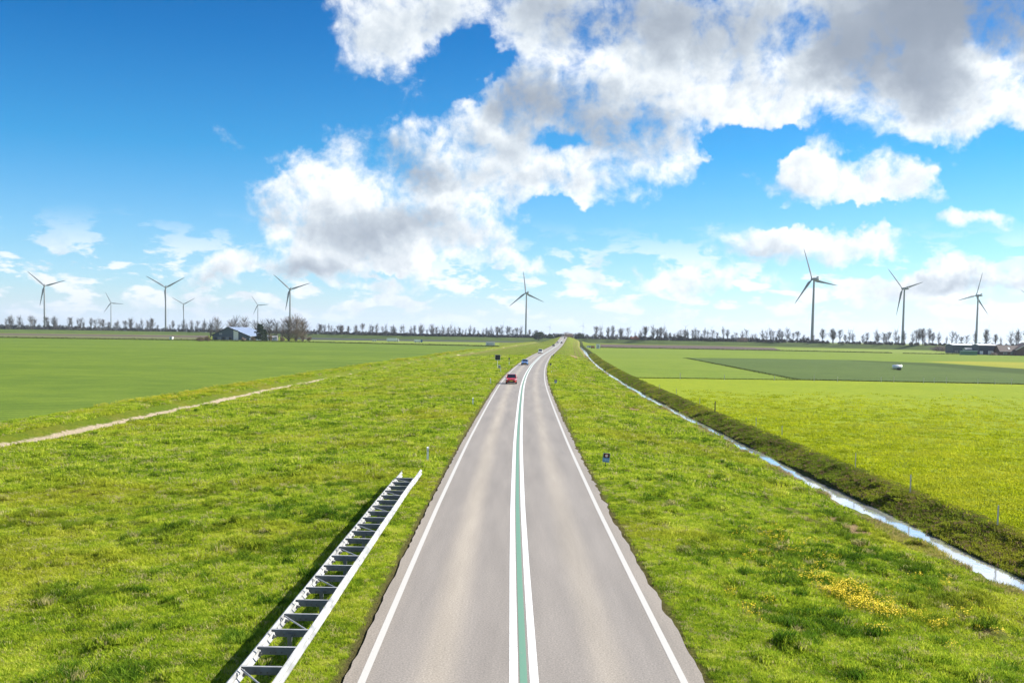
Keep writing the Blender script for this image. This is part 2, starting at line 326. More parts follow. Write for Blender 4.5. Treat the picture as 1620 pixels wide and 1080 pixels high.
# ------------------------------------------------------------------ road
rm, t, b = newmat('asphalt')
pos = t.n.new('ShaderNodeNewGeometry').outputs['Position']
at = t.n.new('ShaderNodeAttribute'); at.attribute_name = 'lat'; lat = at.outputs['Fac']
st = t.v('MULTIPLY', pos, (1, .08, 1))
a1 = t.m('ABSOLUTE', lat)
mid = t.ss(t.m('ABSOLUTE', t.m('SUBTRACT', t.m('ADD', a1, t.m('MULTIPLY_ADD', t.noise(st, .8, 4, .6), .25, -.125)), 1.95)), 0, .75)
sp = t.noise(pos, 20, 5, .8); sp2 = t.noise(pos, 70, 2, .7); lg = t.noise(st, 1.1, 5, .6)
base = t.mix(mid, (.325, .283, .228), (.232, .206, .178))
edge = t.ss(a1, 3.2, 3.75); base = t.mix(t.m('MULTIPLY', edge, .6), base, (.28, .24, .19))
right = t.ss(lat, .4, 2.2, 0, .22); base = t.mix(right, base, (.215, .195, .172))
base = t.scale(base, t.ss(lg, .3, .7, .86, 1.14, lin=True))
base = t.scale(base, t.ss(sp, .36, .64, .62, 1.38, lin=True))
base = t.mix(t.ss(sp2, .62, .72, 0, .45), base, (.40, .35, .29)); 
t.put(b.inputs['Base Color'], base); b.inputs['Roughness'].default_value = .62; b.inputs['Specular IOR Level'].default_value = .45
bp = t.n.new('ShaderNodeBump'); bp.inputs['Strength'].default_value = .5; bp.inputs['Distance'].default_value = .012; t.put(bp.inputs['Height'], sp); t.l.new(bp.outputs[0], b.inputs['Normal'])
ry = steps([(-40, 120, .5), (120, 400, 2), (400, 1480, 6)])
ru = np.array([-3.95, -3.6, -3, -2, -1, 0, 1, 2, 3, 3.6, 4.0])
U, Y = np.meshgrid(ru, ry); X = xc(Y) + U; Z = rz(Y) + .0 * Y
X[:, 0] += (fbm(ry * 1.7, ry * 0, 3) - .5) * .14; X[:, -1] += (fbm(ry * 1.3, ry * 0 + 9, 4) - .5) * .34
me = grid_mesh('road', X, Y, Z, rm, {'lat': U}); tag(link('road', me), kind='structure')
def strip(name, u0, u1, y0, y1, dz, mat, kind='structure', parent=None):
    ys = ry[(ry >= y0) & (ry <= y1)]
    U, Y = np.meshgrid(np.array([u0, u1]), ys)
    me = grid_mesh(name, xc(Y) + U, Y, rz(Y) + dz, mat, {'lat': U}); o = link(name, me, parent)
    return tag(o, kind=kind) if kind else o
def paint(name, cl, wear=.25, seams=0, off=0):
    m, t, b = newmat(name); pos = t.n.new('ShaderNodeNewGeometry').outputs['Position']
    n = t.noise(pos, 7, 6, .75); n2 = t.noise(pos, 45, 3, .7)
    c = t.mix(t.ss(n, .55, .8, 0, wear), cl, (.30, .27, .23)); c = t.mix(t.ss(n2, .55, .7, 0, wear), c, (.3, .27, .23))
    if seams:
        fr = t.m('FRACT', t.m('DIVIDE', t.m('ADD', t.sep(pos)[1], off), seams)); c = t.mix(t.m('LESS_THAN', fr, .018), c, (.13, .11, .09))
    t.put(b.inputs['Base Color'], c); b.inputs['Roughness'].default_value = .5; return m
pw = paint('white_road_paint', (.50, .48, .44), .6); pc = paint('white_block_paint', (.70, .70, .68), .22, 1.08); pc2 = paint('white_block_paint_right', (.70, .70, .68), .22, 1.08, .35)
pg = paint('green_road_paint', (.12, .255, .17), .55)
for u in (-3.55, 3.55): strip('edge_line', u - .085, u + .085, -40, 1480, .004, pw)
strip('centre_line', -.325, -.13, -40, 1480, .004, pc); strip('centre_line', .13, .325, -40, 1480, .004, pc2); strip('green_centre_strip', -.092, .072, -40, 1480, .004, pg)
# ------------------------------------------------------------------ ditch water
wm, t, b = newmat('ditch_water')
pos = t.n.new('ShaderNodeNewGeometry').outputs['Position']
b.inputs['Base Color'].default_value = (.80, .82, .84, 1); b.inputs['Metallic'].default_value = .75; b.inputs['Roughness'].default_value = .06; b.inputs['Specular IOR Level'].default_value = 1.0; b.inputs['IOR'].default_value = 1.6
bp = t.n.new('ShaderNodeBump'); bp.inputs['Strength'].default_value = .12; bp.inputs['Distance'].default_value = .03; t.put(bp.inputs['Height'], t.noise(t.v('MULTIPLY', pos, (1, .5, 1)), 3, 4, .6)); t.l.new(bp.outputs[0], b.inputs['Normal'])
ys = ry[ry < 1050]; U, Y = np.meshgrid(np.array([17.9, 19.3, 20.9]), ys)
tag(link('ditch_water', grid_mesh('ditch_water', xc(Y) + U, Y, Y * 0 + WATER, wm)), kind='structure')
# ------------------------------------------------------------------ fields
def fieldmat(name, c1, c2, c3=None, rows=None, bump=.1, sc=.5, fine=6):
    m, t, b = newmat(name); pos = t.n.new('ShaderNodeNewGeometry').outputs['Position']
    n1 = t.noise(pos, sc, 6, .65); n2 = t.noise(pos, fine, 4, .7); nb = t.noise(t.v('MULTIPLY', pos, (.4, 1, 1)), .02, 4, .6)
    c = t.mix(t.ss(t.m('ADD', t.m('MULTIPLY', n1, .55), t.m('MULTIPLY', nb, .45)), .36, .64), c1, c2)
    if c3: c = t.mix(t.ss(n2, .56, .75, 0, .6), c, c3)
    if rows:
        ang, wl, dep = rows
        x, y, z = t.sep(pos)
        ph = t.m('ADD', t.m('MULTIPLY', x, math.cos(R_(ang)) / wl), t.m('MULTIPLY', y, math.sin(R_(ang)) / wl))
        wv = t.m('SINE', t.m('MULTIPLY', t.m('ADD', ph, t.m('MULTIPLY', n1, .25)), 6.2832))
        c = t.scale(c, t.m('MULTIPLY_ADD', wv, dep, 1.0))
    c = t.scale(c, t.ss(n2, .25, .75, .72, 1.28, lin=True))
    t.put(b.inputs['Base Color'], c); b.inputs['Roughness'].default_value = .95; b.inputs['Specular IOR Level'].default_value = .1
    bp = t.n.new('ShaderNodeBump'); bp.inputs['Strength'].default_value = 1; bp.inputs['Distance'].default_value = bump
    t.put(bp.inputs['Height'], t.m('ADD', n2, n1)); t.l.new(bp.outputs[0], b.inputs['Normal']); return m
M = {}
M['wheat'] = fieldmat('young_wheat', (.088, .142, .016), (.130, .188, .020), (.062, .110, .012), (88, 2.4, .10), .08, .12, 3)
M['pasture'] = fieldmat('pasture_grass', (.18, .24, .009), (.24, .285, .013), (.12, .18, .006), None, .16, .5, 2.2)
M['mid'] = fieldmat('mid_green_field', (.12, .18, .018), (.16, .215, .024), None, None, .1, .15, 3)
M['crop'] = fieldmat('dark_crop', (.062, .10, .022), (.085, .125, .028), None, (96, 9, .14), .1, .2, 2)
M['crop2'] = fieldmat('darker_crop', (.045, .075, .014), (.06, .09, .018), None, None, .1, .2, 2)
M['yellow'] = fieldmat('yellow_green_field', (.22, .235, .02), (.28, .27, .03), None, None, .1, .1, 2)
M['soil'] = fieldmat('ploughed_soil', (.085, .065, .055), (.12, .09, .075), None, (90, 14, .10), .1, .1, 1)
M['slate'] = fieldmat('dark_soil', (.04, .05, .045), (.055, .065, .055), None, None, .1, .1, 1)
M['olive'] = fieldmat('olive_stubble', (.11, .12, .05), (.15, .15, .07), None, None, .1, .1, 1)
M['pale'] = fieldmat('pale_green_field', (.15, .20, .03), (.19, .24, .04), None, None, .1, .1, 2)
def poly_field(name, pts, mat, dz):
    z = FZ + dz
    vs = [(p[0], p[1], z) for p in pts]; mb = MB(); mb.v = vs; mb.f = [tuple(range(len(vs)))]
    o = link(name, mb.mesh(name, mat)); return tag(o, kind='structure')
def PX(*pp): return [tuple(hit(a, b_, FZ)[:2]) for a, b_ in pp]
def curve_u(u, y0, y1, n=40, wob=0): 
    ys = np.linspace(y0, y1, n); return [(float(xc(y)) + u + wob * (float(fbm(np.array([y * .4]), np.array([u]), 3)[0]) - .5), float(y)) for y in ys]
fl = [(-3000, 700)] + PX((0, 534.3), (300, 537.5), (500, 541.3), (700, 544.5))
y_end = fl[-1][1]
poly_field('wheat_field', curve_u(-45.8, -50, y_end - 10, 160, 1.2) + PX((770, 547))[:1] + fl[::-1] + [(-3000, -50)], M['wheat'], .012)
poly_field('pasture', curve_u(22.9, -50, 222, 120, .5) + PX((1620, 608)) + [(900, 218), (900, -50)], M['pasture'], .012)
poly_field('green_field', curve_u(23.0, 222.3, 1000, 60) + PX((1700, 552)) + PX((1620, 608.3)) , M['mid'], .010)
poly_field('crop_field', PX((1262, 600.5), (1620, 608), (1800, 612), (1800, 594), (1620, 584), (1480, 575), (1340, 569.3), (1200, 567), (1085, 566)), M['crop'], .022)
poly_field('crop_strip', PX((1800, 605), (1800, 593), (1620, 583.5), (1480, 574.5), (1340, 569.2), (1350, 571), (1460, 578), (1620, 592)), M['crop2'], .034)
poly_field('yellow_field', PX((1800, 592), (1620, 583.2), (1560, 579), (1460, 571.5), (1540, 571.5), (1620, 573), (1800, 577)), M['yellow'], .034)
poly_field('ploughed_field', PX((950, 549.3), (1120, 552), (1240, 554), (1225, 550), (1130, 547), (1000, 545.2), (950, 544.6)), M['soil'], .022)
poly_field('far_green_field', PX((1240, 554.4), (1500, 559.5), (1500, 556), (1225, 551)), M['pale'], .034)
poly_field('far_green_field', PX((480, 541), (600, 543), (790, 546.5), (790, 542), (600, 539), (480, 537.6)), M['pale'], .022)
poly_field('dark_soil_field', PX((470, 537.4), (600, 538.8), (810, 541.8), (850, 540.0), (700, 538), (600, 536), (470, 533.5)), M['slate'], .034)
poly_field('stubble_field', PX((-200, 531), (0, 532.8), (330, 537.2), (330, 533.8), (0, 529.8), (-200, 528)), M['olive'], .022)
poly_field('ploughed_field', PX((-200, 528), (0, 529.6), (330, 533.6), (330, 530.8), (0, 527.2), (-200, 524)), M['soil'], .034)
# ------------------------------------------------------------------ dyke
dm = fieldmat('dyke_grass', (.055, .085, .02), (.075, .11, .025), None, None, .2, .05, 1)
DK = [(-300, 523.5), (0, 526.5), (300, 530), (600, 536.2), (870, 540.9), (1000, 544.2), (1230, 548.5), (1440, 553.3), (1620, 557.3), (1900, 564)]
dk = [hit(a, b_, FZ) for a, b_ in DK]
def catm(pts, n=14):
    P = [pts[0]] + list(pts) + [pts[-1]]; o = []
    for i in range(1, len(P) - 2):
        for k in range(n):
            q = k / n; a, b_, c_, d = P[i - 1], P[i], P[i + 1], P[i + 2]
            o.append(.5 * ((2 * b_) + (c_ - a) * q + (2 * a - 5 * b_ + 4 * c_ - d) * q * q + (3 * b_ - a - 3 * c_ + d) * q ** 3))
    o.append(P[-2]); return o
dkp = catm([Vector((p.x, p.y, 0)) for p in dk])
rows_x, rows_y, rows_z = [], [], []
crest = []
for i, p in enumerate(dkp):
    a = dkp[max(0, i - 1)]; c_ = dkp[min(len(dkp) - 1, i + 1)]; tv = (c_ - a).normalized(); nv = Vector((-tv.y, tv.x, 0))
    H = 4.9 + .5 * float(fbm(np.array([i * .21]), np.array([2.]), 3)[0])
    rows_x.append([(p + nv * d).x for d in (-3, 0, 10, 20, 22, 30, 33, 50, 60)]); rows_y.append([(p + nv * d).y for d in (-3, 0, 10, 20, 22, 30, 33, 50, 60)])
    rows_z.append([FZ - .3, FZ + .0, FZ + H * .55, FZ + H * .97, FZ + H, FZ + H, FZ + H * .95, FZ, FZ - .4]); crest.append((p + nv * 26, FZ + H, nv))
me = grid_mesh('dyke', np.array(rows_x), np.array(rows_y), np.array(rows_z), dm); tag(link('dyke', me), kind='structure')
_cpx = None
def crest_at(px):       # point of the dyke crest seen at image column px
    global _cpx
    if _cpx is None: _cpx = [px_of(c[0].x, c[0].y, c[1])[0] for c in crest]
    i = 0
    while i < len(crest) - 2 and _cpx[i + 1] < px: i += 1
    q = (px - _cpx[i]) / (_cpx[i + 1] - _cpx[i]); a_, b2_ = crest[i], crest[i + 1]
    return a_[0].lerp(b2_[0], q), a_[1] * (1 - q) + b2_[1] * q, a_[2]
RI = RM.transposed()
def px_of(x, y, z):
    q = RI @ Vector((x, y, z - CZ)); return 810 + F * q.x / -q.z, PY - F * q.y / -q.z
# ------------------------------------------------------------------ grass (instanced tufts)
def grassmat(name, stops, dry=(.46, .42, .17), dryamt=.09, yel=True):
    m, t, b = newmat(name)
    pos = t.n.new('ShaderNodeNewGeometry').outputs['Position']; rnd = t.n.new('ShaderNodeObjectInfo').outputs['Random']
    n = t.noise(pos, .35, 4, .6); n2 = t.noise(pos, 2.2, 3, .6)
    k = t.m('ADD', t.m('MULTIPLY', n, .9), t.m('MULTIPLY_ADD', rnd, .42, t.m('MULTIPLY_ADD', n2, .5, -.42)))
    c = t.ramp(k, stops); c = t.mix(t.ss(t.noise(pos, .07, 5, .6), .46, .64, 0, .5 if yel else 0), c, (.44, .42, .04)); c = t.mix(t.m('GREATER_THAN', rnd, 1 - dryamt), c, dry)
    d1 = t.n.new('ShaderNodeBsdfDiffuse'); t.put(d1.inputs[0], c); tr = t.n.new('ShaderNodeBsdfTranslucent'); t.put(tr.inputs[0], t.scale(c, 1.15))
    mx = t.n.new('ShaderNodeMixShader'); mx.inputs[0].default_value = .42; t.l.new(d1.outputs[0], mx.inputs[1]); t.l.new(tr.outputs[0], mx.inputs[2])
    t.l.new(mx.outputs[0], t.n['Material Output'].inputs[0]); t.n.remove(b); return m
GM = grassmat('grass_blades', [(.2, (.08, .15, .012)), (.42, (.24, .35, .022)), (.6, (.42, .50, .035)), (.85, (.62, .62, .13))])
GT = grassmat('tussock_blades', [(.2, (.04, .10, .010)), (.5, (.10, .19, .014)), (.8, (.22, .32, .03))], (.40, .36, .15), .05)  # greens darkened partly to stand in for small shadows behind the tufts
GB = grassmat('bank_blades', [(.2, (.09, .11, .02)), (.5, (.17, .23, .025)), (.8, (.28, .36, .03))], (.22, .16, .08), .2)
GP = grassmat('pasture_blades', [(.2, (.18, .23, .008)), (.5, (.36, .41, .014)), (.8, (.50, .50, .03))], (.3, .34, .05), .1)
GR = grassmat('dead_reeds', [(.2, (.22, .17, .09)), (.5, (.34, .27, .15)), (.8, (.42, .34, .2))], (.14, .2, .02), .2)
def tuft(name, mat, nb, rad, h, wd, lean, seed):
    r = random.Random(seed); mb = MB()
    for i in range(nb):
        a = r.uniform(0, 6.283); q = rad * math.sqrt(r.random()); x, y = q * math.cos(a), q * math.sin(a)
        hh = h * r.uniform(.5, 1.15); la = r.uniform(0, 6.283); ll = hh * lean * r.uniform(.3, 1.2)
        f = r.uniform(0, 3.14); wx, wy = wd * math.cos(f), wd * math.sin(f)
        mx_, my_ = x + .35 * ll * math.cos(la), y + .35 * ll * math.sin(la); tx, ty = x + ll * math.cos(la), y + ll * math.sin(la)
        k = len(mb.v)
        mb.v += [(x - wx, y - wy, -.03), (x + wx, y + wy, -.03), (mx_ + wx * .8, my_ + wy * .8, hh * .62), (mx_ - wx * .8, my_ - wy * .8, hh * .62), (tx, ty, hh * .95)]
        mb.f += [(k, k + 1, k + 2, k + 3), (k + 3, k + 2, k + 4)]
    o = bpy.data.objects.new(name, mb.mesh(name, mat)); return o
def scatter(name, label, cat, pts, scl, protos):
    """one point mesh whose points carry tufts through geometry nodes"""
    C = bpy.data.collections.new(name + '_tufts')
    for p in protos: C.objects.link(p)
    me = bpy.data.meshes.new(name); me.vertices.add(len(pts)); me.vertices.foreach_set('co', pts.astype(np.float32).ravel()); me.update()
    a = me.attributes.new('sc', 'FLOAT', 'POINT'); a.data.foreach_set('value', scl.astype(np.float32))
    o = link(name, me); tag(o, label, cat, kind='stuff')
    ng = bpy.data.node_groups.new(name, 'GeometryNodeTree')
    ng.interface.new_socket('Geometry', in_out='INPUT', socket_type='NodeSocketGeometry'); ng.interface.new_socket('Geometry', in_out='OUTPUT', socket_type='NodeSocketGeometry')
    N = ng.nodes; L = ng.links; gi = N.new('NodeGroupInput'); go = N.new('NodeGroupOutput')
    ip = N.new('GeometryNodeInstanceOnPoints'); ci = N.new('GeometryNodeCollectionInfo'); ci.inputs[0].default_value = C; ci.inputs[1].default_value = True; ci.inputs[2].default_value = True
    ip.inputs['Pick Instance'].default_value = True
    na = N.new('GeometryNodeInputNamedAttribute'); na.data_type = 'FLOAT'; na.inputs[0].default_value = 'sc'
    rv = N.new('FunctionNodeRandomValue'); rv.data_type = 'FLOAT_VECTOR'; rv.inputs[0].default_value = (-.16, -.16, 0); rv.inputs[1].default_value = (.16, .16, 6.283)
    L.new(gi.outputs[0], ip.inputs['Points']); L.new(ci.outputs[0], ip.inputs['Instance']); L.new(na.outputs[0], ip.inputs['Scale']); L.new(rv.outputs[0], ip.inputs['Rotation'])
    L.new(ip.outputs[0], go.inputs[0])
    md = o.modifiers.new('tufts', 'NODES'); md.node_group = ng; return o
def cand(n, u0, u1, y0, y1, p=2.0, far=None):
    """random points, denser near y0: density ~ y^-p"""
    q = rng.random(n)
    if p == 1: y = y0 * (y1 / y0) ** q
    else: y = (y0 ** (1 - p) + q * (y1 ** (1 - p) - y0 ** (1 - p))) ** (1 / (1 - p))
    u = rng.uniform(u0, u1, n); x = xc(y) + u
    # keep what stands within the picture's wedge plus a generous margin
    keep = (np.abs(x) < y * .56 + 5); return x[keep], y[keep], u[keep]
def thin(x, y, u):
    q = fbm(x * .5, y * .35, 3); uu = u + (fbm(x * .15 + 4, y * .1, 3) - .5) * 2
    onp = ((np.abs(uu - 15.4) < .55) | (np.abs(uu - 13.4) < .4)) & (q > .42) & (rng.random(len(x)) < .8)
    for hx, hy, rx, ry_ in PATCH: onp |= (((x - hx) / rx) ** 2 + ((y - hy) / ry_) ** 2 < .25 + q * .7) & (rng.random(len(x)) < (.93 if hx > 0 else .5))
    return ~onp
def pack(x, y): return np.stack([x, y, ground_z(x, y)], -1)
gp = [tuft('grass_tuft', GM, 34, .24, .12, .011, .9, s) for s in (1, 2, 3, 4)] 
gp2 = [tuft('grass_tuft', GM, 26, .40, .17, .022, .9, s) for s in (5, 6, 7)]
x, y, u = cand(175000, -37, 17.9, 17, 75, 2.0)
k = (np.abs(u) > 4.12 + .25 * fbm(y * 1.5, u * 0, 3)) & thin(x, y, u); x, y, u = x[k], y[k], u[k]
dn = fbm(x * .3, y * .3, 3); k = rng.random(len(x)) < np.clip(.45 + dn, 0, 1); x, y, u = x[k], y[k], u[k]; dn = dn[k]
scatter('verge_grass', 'short bright green grass on the near road verges', 'grass', pack(x, y), rng.uniform(.6, 1.25, len(x)) * (.7 + .6 * dn) * np.clip(.55 + (np.abs(u) - 4) * .25, .4, 1) * (.8 + y * .006), gp)
x, y, u = cand(80000, -42, 17.8, 55, 420, 1.6)
k = (np.abs(u) > 4.7) & thin(x, y, u) & ~((u < -37.6) & (u > -41.6)) & (rng.random(len(y)) < np.clip((430 - y) / 230, 0, 1)); x, y, u = x[k], y[k], u[k]
scatter('verge_grass', 'green grass on the verges farther up the road', 'grass', pack(x, y), rng.uniform(.6, 1.3, len(x)) * (.75 + y * .0045), gp2)
# tussocks: clusters
tp = [tuft('tussock', GT, 60, .20, .25, .012, .85, s) for s in (11, 12, 13)]
x, y, u = cand(30000, -36, 17.0, 17, 260, 1.5)
cl = fbm(x * .22 + 7, y * .22 * 1.6, 4); cl2 = vnoise(x * .9, y * 1.2)
k = (np.abs(u) > 6.0) & (cl * .65 + cl2 * .35 > .585); x, y, u = x[k], y[k], u[k]
scatter('grass_tussocks', 'taller grass tussocks scattered over the verges, coloured darker for their shadows', 'grass', pack(x, y), rng.uniform(.5, 1.35, len(x)), tp)
# coarse growth on the ditch's far bank, reeds on its near side
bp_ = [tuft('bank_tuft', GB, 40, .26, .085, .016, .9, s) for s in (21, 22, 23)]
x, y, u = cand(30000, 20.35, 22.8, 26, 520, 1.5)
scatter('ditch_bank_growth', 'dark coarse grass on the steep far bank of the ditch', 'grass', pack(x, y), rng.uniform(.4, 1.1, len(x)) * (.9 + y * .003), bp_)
rp = [tuft('reed_tuft', GR, 24, .22, .24, .012, .7, s) for s in (31, 32)]
x, y, u = cand(9000, 17.2, 18.95, 24, 500, 1.5)
k = fbm(x * .25, y * .16, 3) > .52; x, y = x[k], y[k]
scatter('dead_reeds', 'tan dead reeds and stalks along the road side of the ditch', 'reeds', pack(x, y), rng.uniform(.4, 1.1, len(x)) * (.9 + y * .002), rp)
# pasture blades near the bank
pp = [tuft('pasture_tuft', GP, 22, .40, .10, .022, 1.0, s) for s in (41, 42)]
x, y, u = cand(110000, 22.6, 100, 36, 200, 1.7)
k = rng.random(len(x)) < np.clip(1.15 - y / 150, 0, 1) * np.clip(1.3 - u / 80, 0, 1); x, y = x[k], y[k]
scatter('pasture_grass', 'bright short grass of the pasture right of the ditch', 'grass', np.stack([x, y, y * 0 + FZ + .012], -1), rng.uniform(.5, 1.2, len(x)) * (.8 + y * .006), pp)
# weeds with yellow flowers along the wheat field
YF = plain('yellow_petals', (.90, .66, .004), .6, var=.15); GW = GM
def flower_tuft(name, seed, n=14, rad=.30, h=.42, pet=.017):
    r = random.Random(seed); mb = MB()
    for i in range(n):
        a = r.uniform(0, 6.283); q = rad * math.sqrt(r.random()); x, y = q * math.cos(a), q * math.sin(a); hh = h * r.uniform(.55, 1.1)
        mb.tube((x * .6, y * .6, 0), (x, y, hh), .006, .004, 3, False)
        for j in range(4):
            b = r.uniform(0, 6.283); s = pet * r.uniform(.6, 1.3); cx, cy, cz = x + r.uniform(-.05, .05), y + r.uniform(-.05, .05), hh + r.uniform(-.06, .05); ti = r.uniform(-.5, .5)
            mb.quad(*[(cx + s * math.cos(b + e), cy + s * math.sin(b + e), cz + s * ti * math.cos(e)) for e in (0, 1.57, 3.14, 4.71)])
    me = mb.mesh(name, GM); me.materials.append(YF)
    for p in me.polygons: p.material_index = 1 if (len(p.vertices) == 4 and p.area > 1.5e-4 and abs(p.normal.z) > .5) else 0
    return bpy.data.objects.new(name, me)
fp = [flower_tuft('flower_tuft', s) for s in (51, 52)]
c0 = hit(1340, 950, -.6); c1 = hit(1415, 995, -.7); c2 = hit(1245, 868, -.5)
P = np.concatenate([rng.normal(0, 1, (85, 2)) * (.45, 1.1) + (c0.x, c0.y), rng.normal(0, 1, (26, 2)) * (1.0, 1.2) + (c1.x, c1.y), rng.normal(0, 1, (22, 2)) * (1.2, 1.6) + (c2.x, c2.y), rng.uniform(-1, 1, (30, 2)) * (5, 7) + (c0.x - .5, c0.y)])
scatter('yellow_flowers', 'patch of yellow wildflowers in the grass of the right verge', 'flowers', pack(P[:, 0], P[:, 1]), rng.uniform(.5, 1.15, len(P)), fp)
x, y, u = cand(5200, -46.0, -41.9, 50, 600, 1.4)
k = rng.random(len(x)) < .9
scatter('weed_tufts', 'rough weeds along the edge of the left wheat field', 'weeds', np.stack([x, y, y * 0 + FZ], -1), rng.uniform(.6, 1.1, len(x)) * (.9 + y * .002), gp2)
k = (fbm(x * .08, y * .08, 3) > .48); x, y = x[k][::2], y[k][::2]
scatter('yellow_weeds', 'yellow flowering weeds on the strip beside the left wheat field', 'flowers', np.stack([x, y, y * 0 + FZ], -1), rng.uniform(.5, .9, len(x)) * (.9 + y * .002), fp)
# ------------------------------------------------------------------ guard rail
galv = plain('galvanised_steel', (.37, .37, .365), .5, .25, .35, 1.6); galv_d = plain('weathered_steel', (.13, .15, .17), .6, .3, .3, 5); boltm = plain('dark_bolt', (.08, .08, .08), .5, .5)
gr = empty('guard_rail', (on_u(-5.15, 30), 0, 0), 0, 'long double sided galvanised guard rail standing along the left roadside', 'guard rail')
gx = gr.location.x
UR, UL = -4.97, -5.84
yA, yB = 11.0, 52.5
def gxy(u, y): return on_u(u, y) - gx
prof = [(.0, .155), (.022, .145), (.075, .085), (.075, .055), (.018, .018), (.018, -.018), (.075, -.055), (.075, -.085), (.022, -.145), (.0, -.155)]
def rail(u, side, y0, y1, parent, name, z0=.60, th=.006, seg=24, endz=None):
    ys = np.linspace(y0, y1, seg); rings = []
    for q, y in enumerate(ys):
        z = z0
        ring = [(gxy(u, y) + side * a, y, z + b_) for a, b_ in prof] + [(gxy(u, y) + side * (a - th * 1.5), y, z + b_) for a, b_ in reversed(prof)]
        rings.append(ring)
    return MB().loft(rings).build(name, galv, parent)
secs = np.arange(yA, yB - 4.3, 4.0)
for n_, y0 in enumerate(secs):
    y1 = min(y0 + 4.18, yB - 4.0)
    for u, s in ((UR, 1), (UL, -1)):
        o = rail(u, s, y0, y1, gr, 'rail'); o.location.x = s * .007 * (n_ % 2)
rail(UR + .0, 1, yB - 4.1, yB - .2, gr, 'rail_end', .55); rail(UL, -1, yB - 4.1, yB - .6, gr, 'rail_end', .55)
y = yA + .4; k = 0
while y < yB - 3.6:
    xl, xr = gxy(UL, y) + .0, gxy(UR, y) - .0
    # spacer: a channel with bent flanges, narrower where it meets the left rail
    mb = MB(); t_ = .006
    pl = [(xl + .01, .735), (xr - .01, .735), (xr - .01, .58), (xl + .14, .58), (xl + .09, .64), (xl + .09, .68), (xl + .01, .70)]
    f0 = [(a, y - t_, z) for a, z in pl]; f1 = [(a, y + t_, z) for a, z in pl]
    mb.loft([f0, f1]); mb.box(xl + .01, xr - .01, y - .001, y + .062, .7355, .742)
    sp_ = mb.build('spacer', galv_d, gr)
    MB().box(xl + .02, xr - .02, y - .012, y + .064, .7435, .749).build('spacer_top', galv, sp_)
    for a in (.3, .42, .55): MB().tube((xl + a, y - .014, .63), (xl + a, y - .006, .63), .016, .016, 8).build('bolt', boltm, sp_)
    MB().tube((xl + .05, y + .25, .50), (xl + .02, y + .52, .52), .03, .03, 8).build('bracket', galv, gr)
    if k % 3 == 0:
        MB().tube((xl + .03, y + 1.27, .715), (xr - .03, y + .05, .715), .02, .02, 8).build('brace', galv, gr)
        mb = MB(); xm = (xl + xr) / 2
        mb.box(xm - .05, xm + .05, y - .035, y - .029, -.5, .66); mb.box(xm - .05, xm - .044, y - .029, y + .03, -.5, .66); mb.box(xm + .044, xm + .05, y - .029, y + .03, -.5, .66)
        mb.build('post', galv_d, gr)
    y += 1.333; k += 1
# ------------------------------------------------------------------ marker posts and signs
white = plain('white_plastic', (.78, .78, .76), .4, var=.06); black = plain('black_plastic', (.02, .02, .022), .5); redm = plain('red_reflector', (.45, .02, .02), .3); greyp = plain('grey_metal', (.30, .31, .32), .45, .5)
lgrey = plain('reflector_grey', (.5, .5, .5), .4)
def marker(px, py, label, h=.82, w=.06):
    p = hit(px, py, -.1); z = gz1(p.x, p.y); p = hit(px, py, z)
    r = empty('marker_post', (p.x, p.y, z), rng.uniform(-.2, .2), label, 'marker post', 'white marker posts along the left verge')
    MB().loft([[(a * w, b_ * w * .6, q) for a, b_ in ((-1, -1), (1, -1), (1.0, .6), (.4, 1.1), (-.4, 1.1), (-1.0, .6))] for q in (-.1, h * .72)]).build('post', white, r)
    MB().loft([[(a * w * 1.04, b_ * w * .63, q) for a, b_ in ((-1, -1), (1, -1), (1.0, .6), (.4, 1.1), (-.4, 1.1), (-1.0, .6))] for q in (h * .72, h * .84)]).build('band', lgrey, r)
    MB().loft([[(a * w, b_ * w * .6, q + (b_ * .03 if q > h * .9 else 0)) for a, b_ in ((-1, -1), (1, -1), (1.0, .6), (.4, 1.1), (-.4, 1.1), (-1.0, .6))] for q in (h * .84, h)]).build('cap', white, r)
    return r
marker(676.5, 731, 'white marker post in the grass just beyond the end of the guard rail', .9)
marker(748, 642, 'slim white marker post on the left verge, second from the guard rail end', .85)
marker(776, 607, 'white marker post on the left verge beside the red car')
marker(792, 588.5, 'white marker post near the foot of the dark square sign')
marker(805.5, 578.5, 'white marker post under the small dark sign behind the blue car', 1.0)
